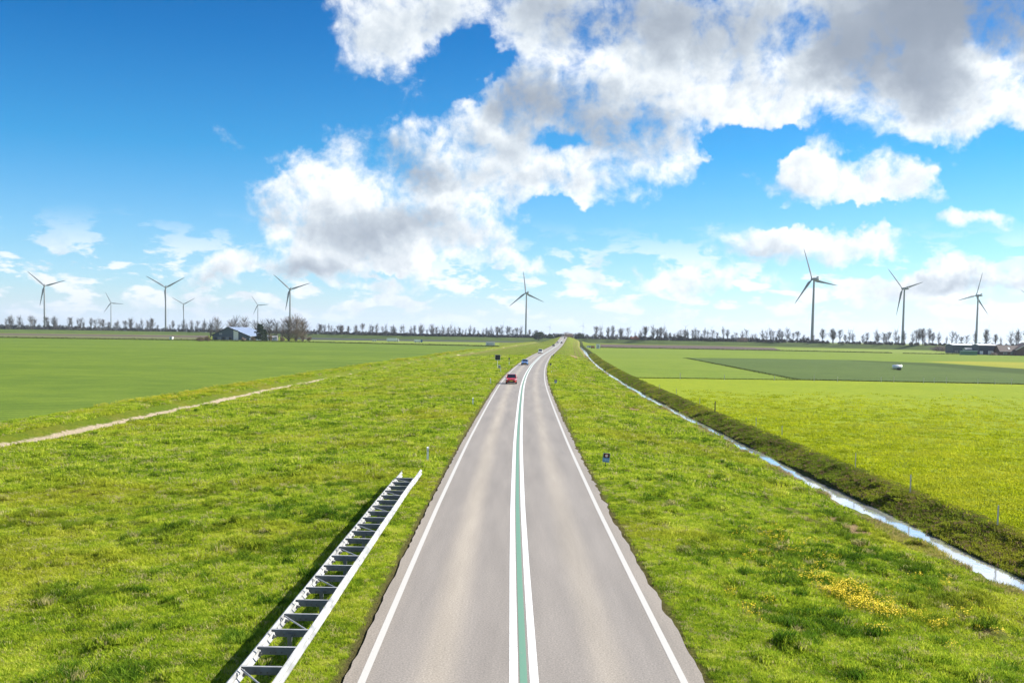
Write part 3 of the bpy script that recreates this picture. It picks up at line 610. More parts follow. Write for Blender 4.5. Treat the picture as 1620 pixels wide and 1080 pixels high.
def hsign(px, py, tilt, label, s=1.0):
    p = hit(px, py, -.1); z = gz1(p.x, p.y); p = hit(px, py, z)
    r = empty('roadside_sign', (p.x, p.y, z), R_(-4), label, 'sign', 'small black and blue roadside signs on the right verge')
    r.rotation_euler.y = R_(tilt); k = s
    MB().box(-.02 * k, .02 * k, -.015, .015, -.15, .52 * k).build('post', black, r)
    pn = MB().box(-.21 * k, .21 * k, -.035, -.016, .40 * k, .96 * k).build('panel', plain('sign_back_frame', (.55, .57, .60), .4), r, bevel=.004)
    MB().box(-.195 * k, .195 * k, -.040, -.0355, .68 * k, .945 * k).build('black_field', black, r)
    MB().box(-.195 * k, .195 * k, -.040, -.0355, .415 * k, .676 * k).build('blue_field', plain('sign_blue', (.12, .26, .48), .35), r)
    cc = MB(); cc.tube((0, -.0405, .815 * k), (0, -.044, .815 * k), .105 * k, .105 * k, 24); cc.build('red_ring', plain('sign_red', (.55, .04, .03), .4), r)
    MB().tube((0, -.0445, .805 * k), (0, -.047, .805 * k), .078 * k, .078 * k, 24).build('white_disc', plain('sign_pinkish_white', (.78, .66, .66), .4), r)
    tx = MB()
    for (a, b0, b1) in ((-.12, -.02, .03), (-.04, -.05, .05), (.05, -.03, .05), (.13, -.05, .02)): tx.box((a - .025) * k, (a + .025) * k, -.0425, -.0405, (.55 + b0) * k, (.55 + b1) * k)
    tx.build('lettering', plain('sign_pale_blue', (.45, .60, .75), .4), r)
    return r
hsign(957, 741, 6, 'tilted black and blue sign with a pale disc beside the right edge line', .96)
hsign(879, 609.5, 0, 'small dark sign on the right verge level with the red car', .96)
def small_post_sign(px, py, label, h=1.0, w=.42):
    p = hit(px, py, -.1); z = gz1(p.x, p.y); p = hit(px, py, z)
    r = empty('distance_sign', (p.x, p.y, z), 0, label, 'sign')
    MB().tube((0, 0, -.1), (0, 0, h), .025, .025, 8).build('post', greyp, r)
    MB().box(-w / 2, w / 2, -.04, -.026, h * .55, h * 1.05).build('panel', black, r, bevel=.004)
    MB().box(-w / 2 + .04, w / 2 - .04, -.046, -.0405, h * .58, h * .74).build('lower_field', plain('grey_blue_field', (.2, .26, .32), .4), r)
small_post_sign(871, 581, 'small dark sign far up the right verge, second from the red car')
small_post_sign(876, 565.5, 'tiny dark sign on the right verge where the road starts to bend')
small_post_sign(805.5, 573, 'small dark sign on a post left of the blue car', 1.3, .4)
tp_ = marker(872.4, 591, 'low white marker post on the right verge between the dark signs', .55); del tp_['group']
# big square sign and cabinet
p = hit(787, 583.5, -.3); z = gz1(p.x, p.y); p = hit(787, 583.5, z)
r = empty('square_sign', (p.x, p.y, z), R_(6), 'large black square sign panel on a pole on the left verge', 'sign')
MB().tube((0, 0, -.2), (0, 0, 3.0), .05, .05, 10).build('pole', white, r)
MB().box(-.55, .55, -.09, -.055, 2.05, 3.2).build('panel', black, r, bevel=.01)
MB().box(-.60, .60, -.053, -.04, 2.0, 3.25).build('rim', white, r)
r = empty('roadside_cabinet', (p.x + .45, p.y - .9, z), .1, 'small grey cabinet with a white side at the foot of the square sign', 'cabinet')
MB().box(-.25, .2, -.2, .2, -.1, .85).build('body', greyp, r, bevel=.015); MB().box(-.27, .22, -.22, .22, .852, .9).build('lid', white, r); MB().box(.202, .215, -.17, .17, .05, .8).build('side_panel', white, r)
ORD = 'first second third fourth fifth sixth seventh eighth ninth tenth eleventh twelfth thirteenth fourteenth fifteenth sixteenth seventeenth eighteenth nineteenth twentieth'.split()
ORD += ['twenty-' + o for o in ORD[:9]] + ['thirtieth'] + ['thirty-' + o for o in ORD[:9]]
# ------------------------------------------------------------------ fence posts
woodw = plain('pale_wood', (.55, .52, .46), .7); woodd = plain('dark_wood', (.10, .075, .05), .8)
FP = [(1440, 779, 1.05), (1353, 741, 1.05), (1578, 832, 1.0), (1131, 652.5, 1.3), (1107, 640, .9), (1070, 624, .9), (1196, 675, .95), (1237, 689, .9), (1043, 616, .9)]
FL = ['white electric fence post at the pasture edge, tallest one near the ditch bank', 'white fence post at the pasture edge, second from the right picture side', 'faint pale fence post at the pasture corner nearest the viewer',
      'dark wooden gate post beside a white fence post at the ditch side', 'white fence post just left of the dark wooden post', 'white fence post at the far ditch side of the pasture', 'white fence post right of the dark wooden post by the bank', 'white fence post midway along the ditch side of the pasture', 'farthest white fence post along the ditch bank']
for (px, py, h), lb in zip(FP, FL):
    p = hit(px, py, FZ); dark = 'dark' in lb[:5]; w = .05 if not dark else .09
    r = empty('fence_post', p, rng.uniform(-.3, .3), lb, 'fence post', None if dark else 'white fence posts round the pasture'); r.rotation_euler.x = rng.uniform(-.04, .04)
    MB().loft([[(-w / 2, -w / 2, -.1), (w / 2, -w / 2, -.1), (w / 2, w / 2, -.1), (-w / 2, w / 2, -.1)], [(-w / 2, -w / 2, h * .93), (w / 2, -w / 2, h * .93), (w / 2, w / 2, h * .93), (-w / 2, w / 2, h * .93)], [(-w / 4, -w / 4, h), (w / 4, -w / 4, h), (w / 4, w / 4, h), (-w / 4, w / 4, h)]]).build('post', woodd if dark else woodw, r)
    MB().tube((-w * .7, 0, h * .8), (w * .7, 0, h * .8), .015, .015, 6).build('insulator', black, r)
for i, (px, py) in enumerate([(1076, 599), (1146, 600.2), (1225, 601), (1288, 602.2), (1325, 603), (1394, 603.5), (1414, 603.8), (1461, 605), (1478, 605), (1497, 605.3), (1547, 606.2), (1574, 607), (1600, 608)]):
    p = hit(px, py + .8, FZ); h = 1.05 if i % 3 else 1.3
    r = empty('fence_post', p, 0, ORD[i if i < 7 else 12 - i] + ' white fence post from the ' + ('left' if i < 7 else 'right') + ' in the row behind the bright pasture', 'fence post', 'fence posts between the pasture and the dark crop')
    MB().box(-.05, .05, -.05, .05, -.1, h).build('post', woodw, r); MB().tube((-.07, 0, h * .8), (.07, 0, h * .8), .02, .02, 6).build('insulator', black, r)
# ------------------------------------------------------------------ cars
glass = plain('car_glass', (.015, .018, .022), .06, 0, .05, 4, .8); tyre = plain('tyre_rubber', (.02, .02, .02), .8); rimm = plain('alloy_rim', (.45, .45, .46), .3, .8)
lampm = plain('headlight_glass', (.75, .78, .8), .12, .2, .03); platey = plain('yellow_number_plate', (.70, .52, .03), .4); redl = plain('tail_light', (.45, .01, .01), .2); trim = plain('black_trim', (.02, .02, .022), .5)
def carpaint(name, c):
    return plain(name, c, .28, .1, .04, 2, .5, 1.0)
def make_car(name, label, cat, paintm, L=4.1, Wd=1.78, H=1.5, van=False, group=None):
    r = empty(name, (0, 0, 0), 0, label, cat, group); hw = Wd / 2
    # stations from nose (-Y) to tail: y, half width, z bottom, z shoulder
    if van: st = [(0, .74, .34, .72), (.06, .88, .26, .95), (.22, .97, .24, 1.08), (.30, 1.0, .24, 1.12), (.6, 1.0, .24, 1.12), (.97, .99, .28, 1.12), (1.0, .95, .36, 1.05)]
    else: st = [(0, .70, .36, .62), (.03, .86, .26, .74), (.10, .95, .22, .84), (.24, 1.0, .20, .95), (.5, 1.0, .20, .97), (.85, .99, .22, 1.0), (.97, .93, .28, .98), (1.0, .84, .38, .90)]
    rings = []
    for (q, w, zb, zs) in st:
        w *= hw; y = -L / 2 + q * L
        rings.append([(-w * .90, y, zb), (w * .90, y, zb), (w, y, zb + .12), (w * 1.0, y, zs - .16), (w * .93, y, zs), (-w * .93, y, zs), (-w * 1.0, y, zs - .16), (-w, y, zb + .12)])
    MB().loft(rings).build('body', paintm, r, smooth=False, bevel=.012)
    # cabin: glass house with painted roof
    zs = .96 if not van else 1.10
    if van: cb = [(.17, zs, .86), (.36, H - .05, .74), (.95, H - .05, .76), (.99, zs, .90)]
    else: cb = [(.22, zs - .04, .88), (.44, H - .04, .68), (.80, H - .06, .67), (.97, zs, .84)]
    def cring(q, z, w): return [(-w * hw, -L / 2 + q * L, z), (w * hw, -L / 2 + q * L, z)]
    a, b_, c_, d = [cring(q, z, w) for q, z, w in cb]
    MB().hexa([a[0], a[1], d[1], d[0], b_[0], b_[1], c_[1], c_[0]]).build('windows', glass, r, bevel=.01)
    rf = []
    for q, dz, w in ((cb[1][0] - .015, -.01, cb[1][2] - .02), (cb[1][0] + .04, .035, cb[1][2] + .0), ((cb[1][0] + cb[2][0]) / 2, .05, cb[1][2] + .01), (cb[2][0] - .02, .03, cb[2][2]), (cb[2][0] + .02, -.01, cb[2][2] - .02)):
        w *= hw; y = -L / 2 + q * L; z = H - .05 + dz
        rf.append([(-w * 1.02, y, z - .045), (w * 1.02, y, z - .045), (w * .85, y, z), (-w * .85, y, z)])
    MB().loft(rf).build('roof', paintm, r, bevel=.01)
    pb = MB()
    for s in (0, 1):
        for (p0, p1) in ((a[s], b_[s]), (c_[s], d[s])): pb.tube(Vector(p0) + Vector(((s - .5) * .04, 0, 0)), Vector(p1) + Vector(((s - .5) * .04, 0, 0)), .04, .035, 6)
        m0 = (Vector(a[s]) + Vector(d[s])) / 2; m1 = (Vector(b_[s]) + Vector(c_[s])) / 2; pb.tube(m0, m1, .04, .03, 6)
    pb.build('pillars', paintm if not van else paintm, r)
    for s in (-1, 1):
        for q in (.19, .81):
            y = -L / 2 + q * L
            w = MB().tube((s * (hw - .22), y, .32), (s * (hw + .005), y, .32), .32, .32, 20).build('wheel', tyre, r)
            MB().tube((s * (hw - .02), y, .32), (s * (hw + .012), y, .32), .20, .18, 12).build('rim', rimm, w)
        y0 = -L / 2
        MB().loft([[(s * hw * .58, y0 + .02, .60), (s * hw * .86, y0 + .13, .62), (s * hw * .86, y0 + .13, .76), (s * hw * .60, y0 + .05, .73)], [(s * hw * .58, y0 + .20, .62), (s * hw * .90, y0 + .36, .66), (s * hw * .90, y0 + .36, .83), (s * hw * .60, y0 + .22, .76)]]).build('headlight', lampm, r)
        MB().box(s * hw * .70 - .13, s * hw * .70 + .13, L / 2 - .10, L / 2 + .01, .66, .86).build('tail_light', redl, r, bevel=.01)
        MB().loft([[(s * hw * .96, y0 + L * .27, zs - .02), (s * (hw * .96 + .16), y0 + L * .275, zs + .0), (s * (hw * .96 + .16), y0 + L * .275, zs + .13), (s * hw * .96, y0 + L * .27, zs + .05)], [(s * hw * .96, y0 + L * .30, zs - .02), (s * (hw * .96 + .14), y0 + L * .30, zs), (s * (hw * .96 + .14), y0 + L * .30, zs + .13), (s * hw * .96, y0 + L * .30, zs + .05)]]).build('mirror', trim, r)
    MB().box(-hw * .62, hw * .62, -L / 2 - .012, -L / 2 + .06, .26, .44).build('lower_grille', trim, r, bevel=.01)
    MB().box(-hw * .45, hw * .45, -L / 2 - .008, -L / 2 + .05, .56, .66).build('grille', trim, r, bevel=.01)
    MB().box(-.26, .26, -L / 2 - .025, -L / 2 - .014, .44, .55).build('number_plate', platey, r); MB().box(-.26, .26, L / 2 + .004, L / 2 + .02, .60, .71).build('number_plate', platey, r)
    MB().box(-hw * .9, hw * .9, -L / 2 + .2, L / 2 - .2, .19, .24).build('underbody', trim, r)
    return r
def put_car(r, px, py, u=None, back=False, yoff=0):
    # base of the car as seen: solve distance on the sloping road
    y = 100.0
    for _ in range(60):
        z = float(rz(y)); y = .6 * y + .4 * min(1400, hit(px, py, min(z, 7.2)).y if z < 7.3 else 1200)
    x = on_u(u if u is not None else (1.8 if back else -1.85), y + 2)
    hd = math.atan2(float(xc(y + 5) - xc(y - 5)), 10)
    r.location = (x, y + 2 + yoff, float(rz(y + 2)) + .006); r.rotation_euler.z = -hd + (math.pi if back else 0)
    r.rotation_euler.x = 0
    return r
red = carpaint('red_car_paint', (.50, .03, .03)); blue = carpaint('blue_car_paint', (.04, .17, .45)); wcar = carpaint('white_car_paint', (.75, .75, .74)); dk = carpaint('dark_car_paint', (.03, .032, .04)); silver = carpaint('silver_car_paint', (.42, .43, .45))
put_car(make_car('red_hatchback', 'red hatchback driving towards the viewer in the left lane, nearest car', 'car', red, 3.9, 1.74, 1.52), 810, 607.5)
put_car(make_car('blue_car', 'blue car with pale bonnet sides, second in the oncoming lane', 'car', blue, 4.2, 1.78, 1.46), 829, 577.5)
put_car(make_car('white_van', 'white van in the oncoming lane, behind the blue car', 'van', wcar, 4.7, 1.9, 1.9, True), 860, 559.4)
g_ = 'small distant cars near the far end of the road'
put_car(make_car('distant_car', 'dark distant car, nearest the viewer of those beyond the white van', 'car', dk, 4.2, 1.78, 1.5, group=g_), 884.8, 548.0)
put_car(make_car('distant_car', 'distant car with a white front just behind the dark one in the oncoming lane', 'car', wcar, 4.2, 1.8, 1.5, group=g_), 885.4, 543.2, -2.2)
put_car(make_car('distant_car', 'dark distant car driving away in the right lane, lowest of the receding ones', 'car', dk, 4.3, 1.8, 1.6, group=g_), 891.5, 543.2, back=True)
put_car(make_car('distant_car', 'tiny dark car driving away up the ramp in the right lane', 'car', dk, 4.3, 1.8, 1.6, group=g_), 894.8, 537.0, back=True)
put_car(make_car('distant_car', 'tiny silver car coming down the ramp in the left lane', 'car', silver, 4.3, 1.8, 1.6, group=g_), 888.5, 539.0)
put_car(make_car('distant_van', 'tiny white van at the top of the ramp in the left lane', 'van', wcar, 5, 2.0, 2.4, True, group=g_), 889.5, 535)
# ------------------------------------------------------------------ wind turbines
tw = plain('turbine_backlit_grey', (.24, .26, .28), .5, 0, .04, .1); tb = plain('turbine_blade_backlit_grey', (.17, .19, .21), .6, 0, .03, .1)  # light grey turbines darkened in base colour to look backlit
def turbine(hx, hy, Lpx, phase, label, blade=45., z_base=FZ):
    Y = blade / Lpx * F; c = at_y(hx, hy, Y); H = c.z - z_base
    r = empty('wind_turbine', (c.x, c.y, z_base), 0, label, 'wind turbine', 'wind turbines on the horizon')
    rings = []
    for k in range(9):
        q = k / 8; rad = (2.3 - 1.05 * q) * blade / 45
        rings.append([(rad * math.cos(a * math.pi / 10), rad * math.sin(a * math.pi / 10), q * (H - 1.8)) for a in range(20)])
    MB().loft(rings).build('tower', tw, r, smooth=False)
    n = Vector((math.sin(R_(337)), math.cos(R_(337)), 0)); s = n.cross(Vector((0, 0, 1))); up = Vector((0, 0, 1))
    def P(a, b_, c_): return tuple(n * a + s * b_ + up * (H + c_))
    k = blade / 45
    MB().loft([[P(a * k, b_ * w * k, c_ * h * k) for b_, c_ in ((-1, -.8), (-.7, -1), (.7, -1), (1, -.8), (1, .7), (.7, 1), (-.7, 1), (-1, .7))] for a, w, h in ((-8.5, 1.3, 1.2), (-8, 1.7, 1.7), (0, 1.9, 1.9), (2.6, 1.6, 1.6), (3.0, 1.3, 1.3))]).build('nacelle', tw, r)
    MB().hexa([P(a * k, b_ * k, c_ * k) for a, b_, c_ in ((-8.2, -1.3, 1.9), (-6.2, -1.3, 1.9), (-6.2, 1.3, 1.9), (-8.2, 1.3, 1.9), (-8.2, -1.3, 3.4), (-6.6, -1.3, 3.4), (-6.6, 1.3, 3.4), (-8.2, 1.3, 3.4))]).build('cooler', tw, r)
    hub = MB().loft([[P(a * k, w * k * math.cos(t_ * .5236), w * k * math.sin(t_ * .5236)) for t_ in range(12)] for a, w in ((3.0, 1.5), (4.2, 1.75), (5.6, 1.5), (6.4, .8), (6.6, .1))]).build('hub', tw, r)
    for q in range(3):
        th = R_(phase + 120 * q); dv = up * math.cos(th) + s * math.sin(th); ev = up * -math.sin(th) + s * math.cos(th)
        rings = []
        for (q_, ch, tk, tws) in ((.02, 1.8, 1.8, 0), (.06, 1.9, 1.6, 0), (.14, 3.4, 1.0, .35), (.22, 3.7, .75, .28), (.45, 2.6, .45, .15), (.7, 1.8, .28, .07), (.9, 1.1, .15, .02), (1.0, .25, .05, 0)):
            cen = n * (4.4 * k) + dv * (blade * q_); ce = ev * math.cos(tws) + n * math.sin(tws); cn = n * math.cos(tws) - ev * math.sin(tws)
            off = .18 * ch if q_ > .1 else 0
            rings.append([tuple(cen + ce * (ch * k * .5 * a + off * k) + cn * (tk * k * .5 * b_) + up * H) for a, b_ in ((-1, 0), (-.6, .8), (0, 1), (.6, .6), (1, 0), (.6, -.6), (0, -1), (-.6, -.8))])
        MB().loft(rings).build('blade', tb, r)
    return r
TT = [(70, 452, 33, -48, 'pale wind turbine farthest left, its tower bright in the sun'), (175.5, 479, 19, -26, 'small distant wind turbine, second from the left'), (262, 454.5, 34, 60, 'wind turbine with blades in a Y, left of the farm, the taller of the two'),
      (290.5, 481, 20.5, 60, 'small distant wind turbine with blades in a Y, just right of a taller one'), (408, 482.5, 17.5, -35, 'small wind turbine behind the left farm and its pine'), (459, 457.5, 34.2, -49, 'wind turbine rising behind the big bare trees of the left farm'),
      (833, 463.5, 34.8, -8, 'lone wind turbine left of the road, above the round dark tree'), (1288, 441.5, 51.2, -21, 'largest wind turbine, first right of the road'), (1431, 456.5, 43.5, -46, 'wind turbine second right of the road, one blade pointing down'),
      (1547.5, 467.5, 39.5, 17, 'wind turbine above the white roofed sheds at the right'), (1641, 477, 38, -62, 'wind turbine at the right picture edge with only a blade tip in view'),
      (922.5, 515, 7.5, 10, 'faint tiny wind turbine just right of the end of the road'), (1085, 516.5, 7.5, 60, 'faint tiny wind turbine over the trees, between the road and the largest turbine'), (1126.7, 518, 6.5, 50, 'faint tiny wind turbine with raised blades left of the leaning dark tower'),
      (1349, 523, 8.5, 40, 'faint distant wind turbine between the first and second large ones at the right'), (1217, 519, 8, -15, 'small dark distant turbine left of the largest one'), (870, 517, 7, 20, 'faint tiny wind turbine just left of the end of the road')]
for a in TT: turbine(*a)
# ------------------------------------------------------------------ trees
def barkmat(name, c): return plain(name, c, .9, 0, .25, .4, .1)
bark = barkmat('bare_bark', (.12, .11, .10)); bark2 = barkmat('bare_twigs', (.13, .115, .10)); brown = barkmat('reddish_twigs', (.21, .165, .135)); dgreen = plain('pine_needles', (.018, .032, .016), .9, 0, .3, .6, .1); dleaf = plain('dark_evergreen_leaves', (.025, .04, .02), .9, 0, .3, .6, .1); shrubm = plain('brown_shrub', (.115, .09, .055), .9, 0, .3, .6, .1)
def bare_tree_meshes(seed, H=18., rad=.26, clear=.30, n=150, twig=.16, mats=(None, None), low=.0, stems=1):
    # trunk, then limbs that leave it and end spread through an egg shaped crown, each with a spray of twigs
    r = random.Random(seed); tr = MB(); cr = MB(); h0 = H * clear
    lean = Vector((r.uniform(-.03, .03), r.uniform(-.03, .03), 1)); axis = lambda z: Vector((lean.x * z, lean.y * z, z))
    for s_ in range(stems):
        off = Vector((r.uniform(-1, 1), r.uniform(-1, 1), 0)) * (H * .05 if stems > 1 else 0); tr.tube(off + Vector((0, 0, -.4)), off * 1.4 + axis(h0 + H * .12), H * .016, H * .010, 7)
    c = Vector((0, 0, h0 + (H - h0) * .52)); R = (H * rad, H * rad, (H - h0) * .52)
    lob = [(Vector((r.gauss(0, 1), r.gauss(0, 1), r.gauss(0, 1))).normalized(), r.uniform(-.5, .45)) for _ in range(8)]
    cr.tube(axis(h0), axis(H * .78), H * .011, H * .004, 5, False)
    for i in range(n):
        d = Vector((r.gauss(0, 1), r.gauss(0, 1), r.gauss(.1 + low, 1))).normalized()
        k = 1 + sum(w * max(0, d.dot(l)) ** 4 for l, w in lob); q = r.uniform(.45, 1) * k
        e = c + Vector((d.x * R[0], d.y * R[1], d.z * R[2])) * q; e = e + axis(e.z) - Vector((0, 0, e.z))
        zs = max(h0 * .75, min(e.z - Vector((e.x, e.y, 0)).length * r.uniform(.7, 1.3), H * .75)); st_ = axis(zs); m_ = st_.lerp(e, .5) + Vector((0, 0, -.03 * H * r.random()))
        cr.tube(st_, m_, twig * 1.0, twig * .7, 3, False); cr.tube(m_, e, twig * .7, twig * .4, 3, False)
        for j in range(4):
            p = m_.lerp(e, r.uniform(.1, 1)); t_ = (e - st_).normalized() + Vector((r.uniform(-1, 1), r.uniform(-1, 1), r.uniform(-.3, .9))) * .8
            cr.tube(p, p + t_.normalized() * H * r.uniform(.035, .085), twig * .45, twig * .3, 3, False)
    return tr.mesh('trunk', mats[0]), cr.mesh('crown', mats[1])
TV = [bare_tree_meshes(100 + i, 17, random.Random(i).uniform(.15, .38), random.Random(i + 50).uniform(.12, .38), 48 + 6 * i, .12, (bark, bark if i % 3 else bark2), random.Random(i).uniform(-.2, .5), 1 + (i % 4 == 0)) for i in range(13)]
TH = sum(max(v.co.z for v in m[1].vertices) for m in TV) / len(TV)
def place_tree(x, y, z, s, me, label, group=None, name='bare_tree', rzr=None, cat='tree'):
    r = empty(name, (x, y, z), rng.uniform(0, 6.28) if rzr is None else rzr, label, cat, group); r.scale = (s * rng.uniform(.9, 1.15), s * rng.uniform(.9, 1.15), s)
    link('trunk', me[0], r); link('crown', me[1], r); return r
# rows on the dyke: (px range, mean spacing px, height px, stretch label)
ROWS = [(0, 66, 12, 22, 'left of the leftmost wind turbine'), (74, 170, 11, 21, 'between the two leftmost wind turbines'), (178, 258, 10.5, 20, 'between the second and third wind turbine from the left'),
        (266, 335, 10.5, 20, 'between the Y shaped turbine and the left barn'), (494, 600, 10.5, 18, 'right of the left farm'), (604, 826, 9.5, 18, 'between the left farm and the lone turbine by the road'),
        (834, 850, 9, 16, 'by the lone turbine and round dark tree'), (932, 1010, 9.5, 20, 'just right of the end of the road'), (1014, 1120, 10, 20, 'right of the road above the ploughed field'), (1124, 1280, 11, 20, 'left of the largest wind turbine'),
        (1292, 1424, 13.5, 23, 'between the first and second large wind turbine on the right'), (1436, 1540, 13, 24, 'left of the turbine above the white sheds'), (1550, 1640, 14, 25, 'above the white sheds and farm houses at the right')]
LM = [('left edge of the picture', 'leftmost wind turbine'), ('leftmost wind turbine', 'second wind turbine'), ('second wind turbine', 'third wind turbine'), ('third wind turbine', 'left barn'), ('left farm', 'white lorry'),
      ('white lorry', 'lone turbine'), ('lone turbine', 'round dark tree'), ('road end', 'russet bush'), ('russet bush', 'faint turbine over the trees'), ('faint turbine over the trees', 'largest turbine'), ('largest turbine', 'next large turbine'),
      ('second large turbine', 'turbine above the sheds'), ('turbine above the sheds', 'right picture edge')]
for (a, b_, spx, hpx, lb), (ll, lr) in zip(ROWS, LM):
    px = a + 3; xs_ = []
    while px < b_: xs_.append(px); px += spx * .60 * rng.uniform(.45, 1.5)
    for i, px in enumerate(xs_):
        q, zc, nv = crest_at(px); back = rng.uniform(0, 14); s = (1.14 if px > 930 else 1.06) * hpx * q.y / F / TH * rng.choice([rng.uniform(.55, .85), rng.uniform(.85, 1.15), rng.uniform(.9, 1.12)])
        pos_ = q + nv * back; j = len(xs_) - 1 - i
        lab = ORD[i] + ' bare dyke tree right of the ' + ll if i <= j else ORD[j] + ' bare dyke tree left of the ' + lr
        place_tree(pos_.x, pos_.y, zc - .3 if back < 4 else zc - .8, s, TV[rng.integers(len(TV))], lab, 'bare trees on the dyke ' + lb)
# leafy clump builder for shrubs, hedges and evergreens
def clump(mb, c, r3, n, leaf, rr):
    for _ in range(n):
        v = Vector((rr.gauss(0, 1), rr.gauss(0, 1), rr.gauss(0, 1))).normalized() * (rr.random() ** .4); p = Vector((c[0] + v.x * r3[0], c[1] + v.y * r3[1], c[2] + v.z * r3[2]))
        a = Vector((rr.uniform(-1, 1), rr.uniform(-1, 1), rr.uniform(-1, 1))).normalized() * leaf * rr.uniform(.5, 1.2); b_ = a.orthogonal().normalized() * leaf * .7
        mb.quad(p - a, p + b_, p + a, p - b_)
# continuous undergrowth under the trees
rr = random.Random(5); ug = MB()
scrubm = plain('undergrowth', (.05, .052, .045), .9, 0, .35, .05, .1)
for i in range(0, 1640, 2):
    dens_ = 1.0 if i < 880 else (.55 if i > 1290 else .95)
    if rr.random() > dens_: continue
    q, zc, nv = crest_at(i); pxm = q.y / F
    hh = (7.5 if i < 500 else 6.0 if i < 860 else 6.0 if i < 1290 else 3.6) * rr.uniform(.6, 1.25)
    if 850 < i < 935: hh *= 1.2
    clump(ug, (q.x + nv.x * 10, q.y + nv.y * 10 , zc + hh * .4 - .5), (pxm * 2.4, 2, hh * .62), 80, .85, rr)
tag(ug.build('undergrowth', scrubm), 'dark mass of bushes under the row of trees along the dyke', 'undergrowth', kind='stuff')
# row of crowns near the road end and single bushes
def shrub(name, px, py_base, wpx, hpx, mat, label, d=None, cat='bush', n=900, leaf=.5, z=FZ, stem=True, group=None, lobes=9, sd=0):
    p = hit(px, py_base, z) if d is None else at_y(px, py_base, d); s = p.y / F; w = wpx * s; h = hpx * s
    r = empty(name, p, 0, label, cat, group); rr = random.Random(sd + int(px)); mb = MB()
    for i in range(lobes):
        a = rr.uniform(0, 6.28); q = rr.random() ** .5 * .30; zz = rr.uniform(.25, .72); k = 1.0 - abs(zz - .45) * .8
        clump(mb, (q * w * math.cos(a), q * w * math.sin(a), h * zz), (w * .26 * k, w * .26 * k, h * .27), n // lobes, leaf, rr)
    clump(mb, (0, 0, h * .3), (w * .42, w * .4, h * .3), n // 3, leaf, rr)
    mb.build('crown', mat, r)
    if stem: MB().tube((0, 0, -.3), (0, 0, h * .6), w * .035, w * .02, 6).build('trunk', bark, r)
    return r
q, zc, _n = crest_at(851)
shrub('round_tree', 852, 538.0, 21, 15.5, dleaf, 'round dark evergreen tree left of the end of the road', d=q.y - 40, cat='tree', n=1600, leaf=.7, lobes=12)
for (px, w, h, lb, m_) in ((872, 16, 9, 'low dark bush right of the round evergreen tree', dleaf), (884, 16, 11, 'dark bush behind the far end of the road', scrubm), (899, 22, 14, 'brown rounded bush just right of where the road ends', brown), (915, 18, 12, 'greyish bush mass between the brown bush and the dark one', scrubm), (919, 14, 13, 'dark bush right of the end of the road', dleaf), (1005, 16, 9, 'russet bush on the dyke right of the road', plain('russet_twigs', (.22, .09, .05), .9)), (1078, 20, 11, 'dark bush on the dyke above the ploughed field', scrubm), (1175, 22, 11, 'brown bush on the dyke left of the largest turbine', brown)):
    q, zc, _n = crest_at(px); shrub('bush', px, px_of(q.x, q.y, zc)[1] + 1.5, w, h, m_, lb, d=q.y + 6, n=900, leaf=.6, group='bushes on the dyke')
# farm trees
big = [bare_tree_meshes(300 + i, 27, .42, .06, 300, .105, (bark, brown), .2, 4) for i in range(2)]
mid_ = [bare_tree_meshes(320 + i, 20, .30, .2, 120, .12, (bark, bark2), .1, 2) for i in range(3)]
def farm_tree(px, py, hpx, me, H, label, name='bare_tree', d=None, group='bare trees at the left farm'):
    p = hit(px, py, FZ) if d is None else at_y(px, py, d); s = hpx * p.y / F / max(v.co.z for v in me[1].vertices)
    return place_tree(p.x, p.y, FZ, s, me, label, group, name)
farm_tree(469, 539.5, 45, big[0], 27, 'largest bare tree with a wide fan of twigs at the left farm'); farm_tree(456, 539.3, 41, big[1], 27, 'bare tree left of the largest one, in front of a turbine tower'); farm_tree(478, 539.5, 38, big[1], 27, 'bare tree forming the right side of the big bare clump')
farm_tree(447, 539, 30, mid_[0], 20, 'thin bare tree between the white cottage and the big bare clump'); farm_tree(427, 538, 36, mid_[1], 20, 'tall bare tree behind the white cottage'); farm_tree(437, 538, 34, mid_[2], 20, 'bare tree right behind the white cottage roof', d=1120)
farm_tree(372, 538, 38, mid_[0], 20, 'bare tree behind the ridge of the left barn', d=1120); farm_tree(365, 538, 34, mid_[2], 20, 'bare tree behind the front gable of the left barn', d=1110); farm_tree(386, 538, 37, mid_[1], 20, 'bare tree behind the shining roof of the left barn', d=1120); farm_tree(344, 536, 35, mid_[1], 20, 'bare tree left behind the barn gable', d=1200); farm_tree(334, 536, 30, mid_[0], 20, 'bare tree well left of the barn', d=1200); farm_tree(404, 538, 33, mid_[2], 20, 'bare tree between the barn and the pine', d=1110)
farm_tree(416, 539, 33, mid_[0], 20, 'bare tree just right of the dark pine', d=1100)
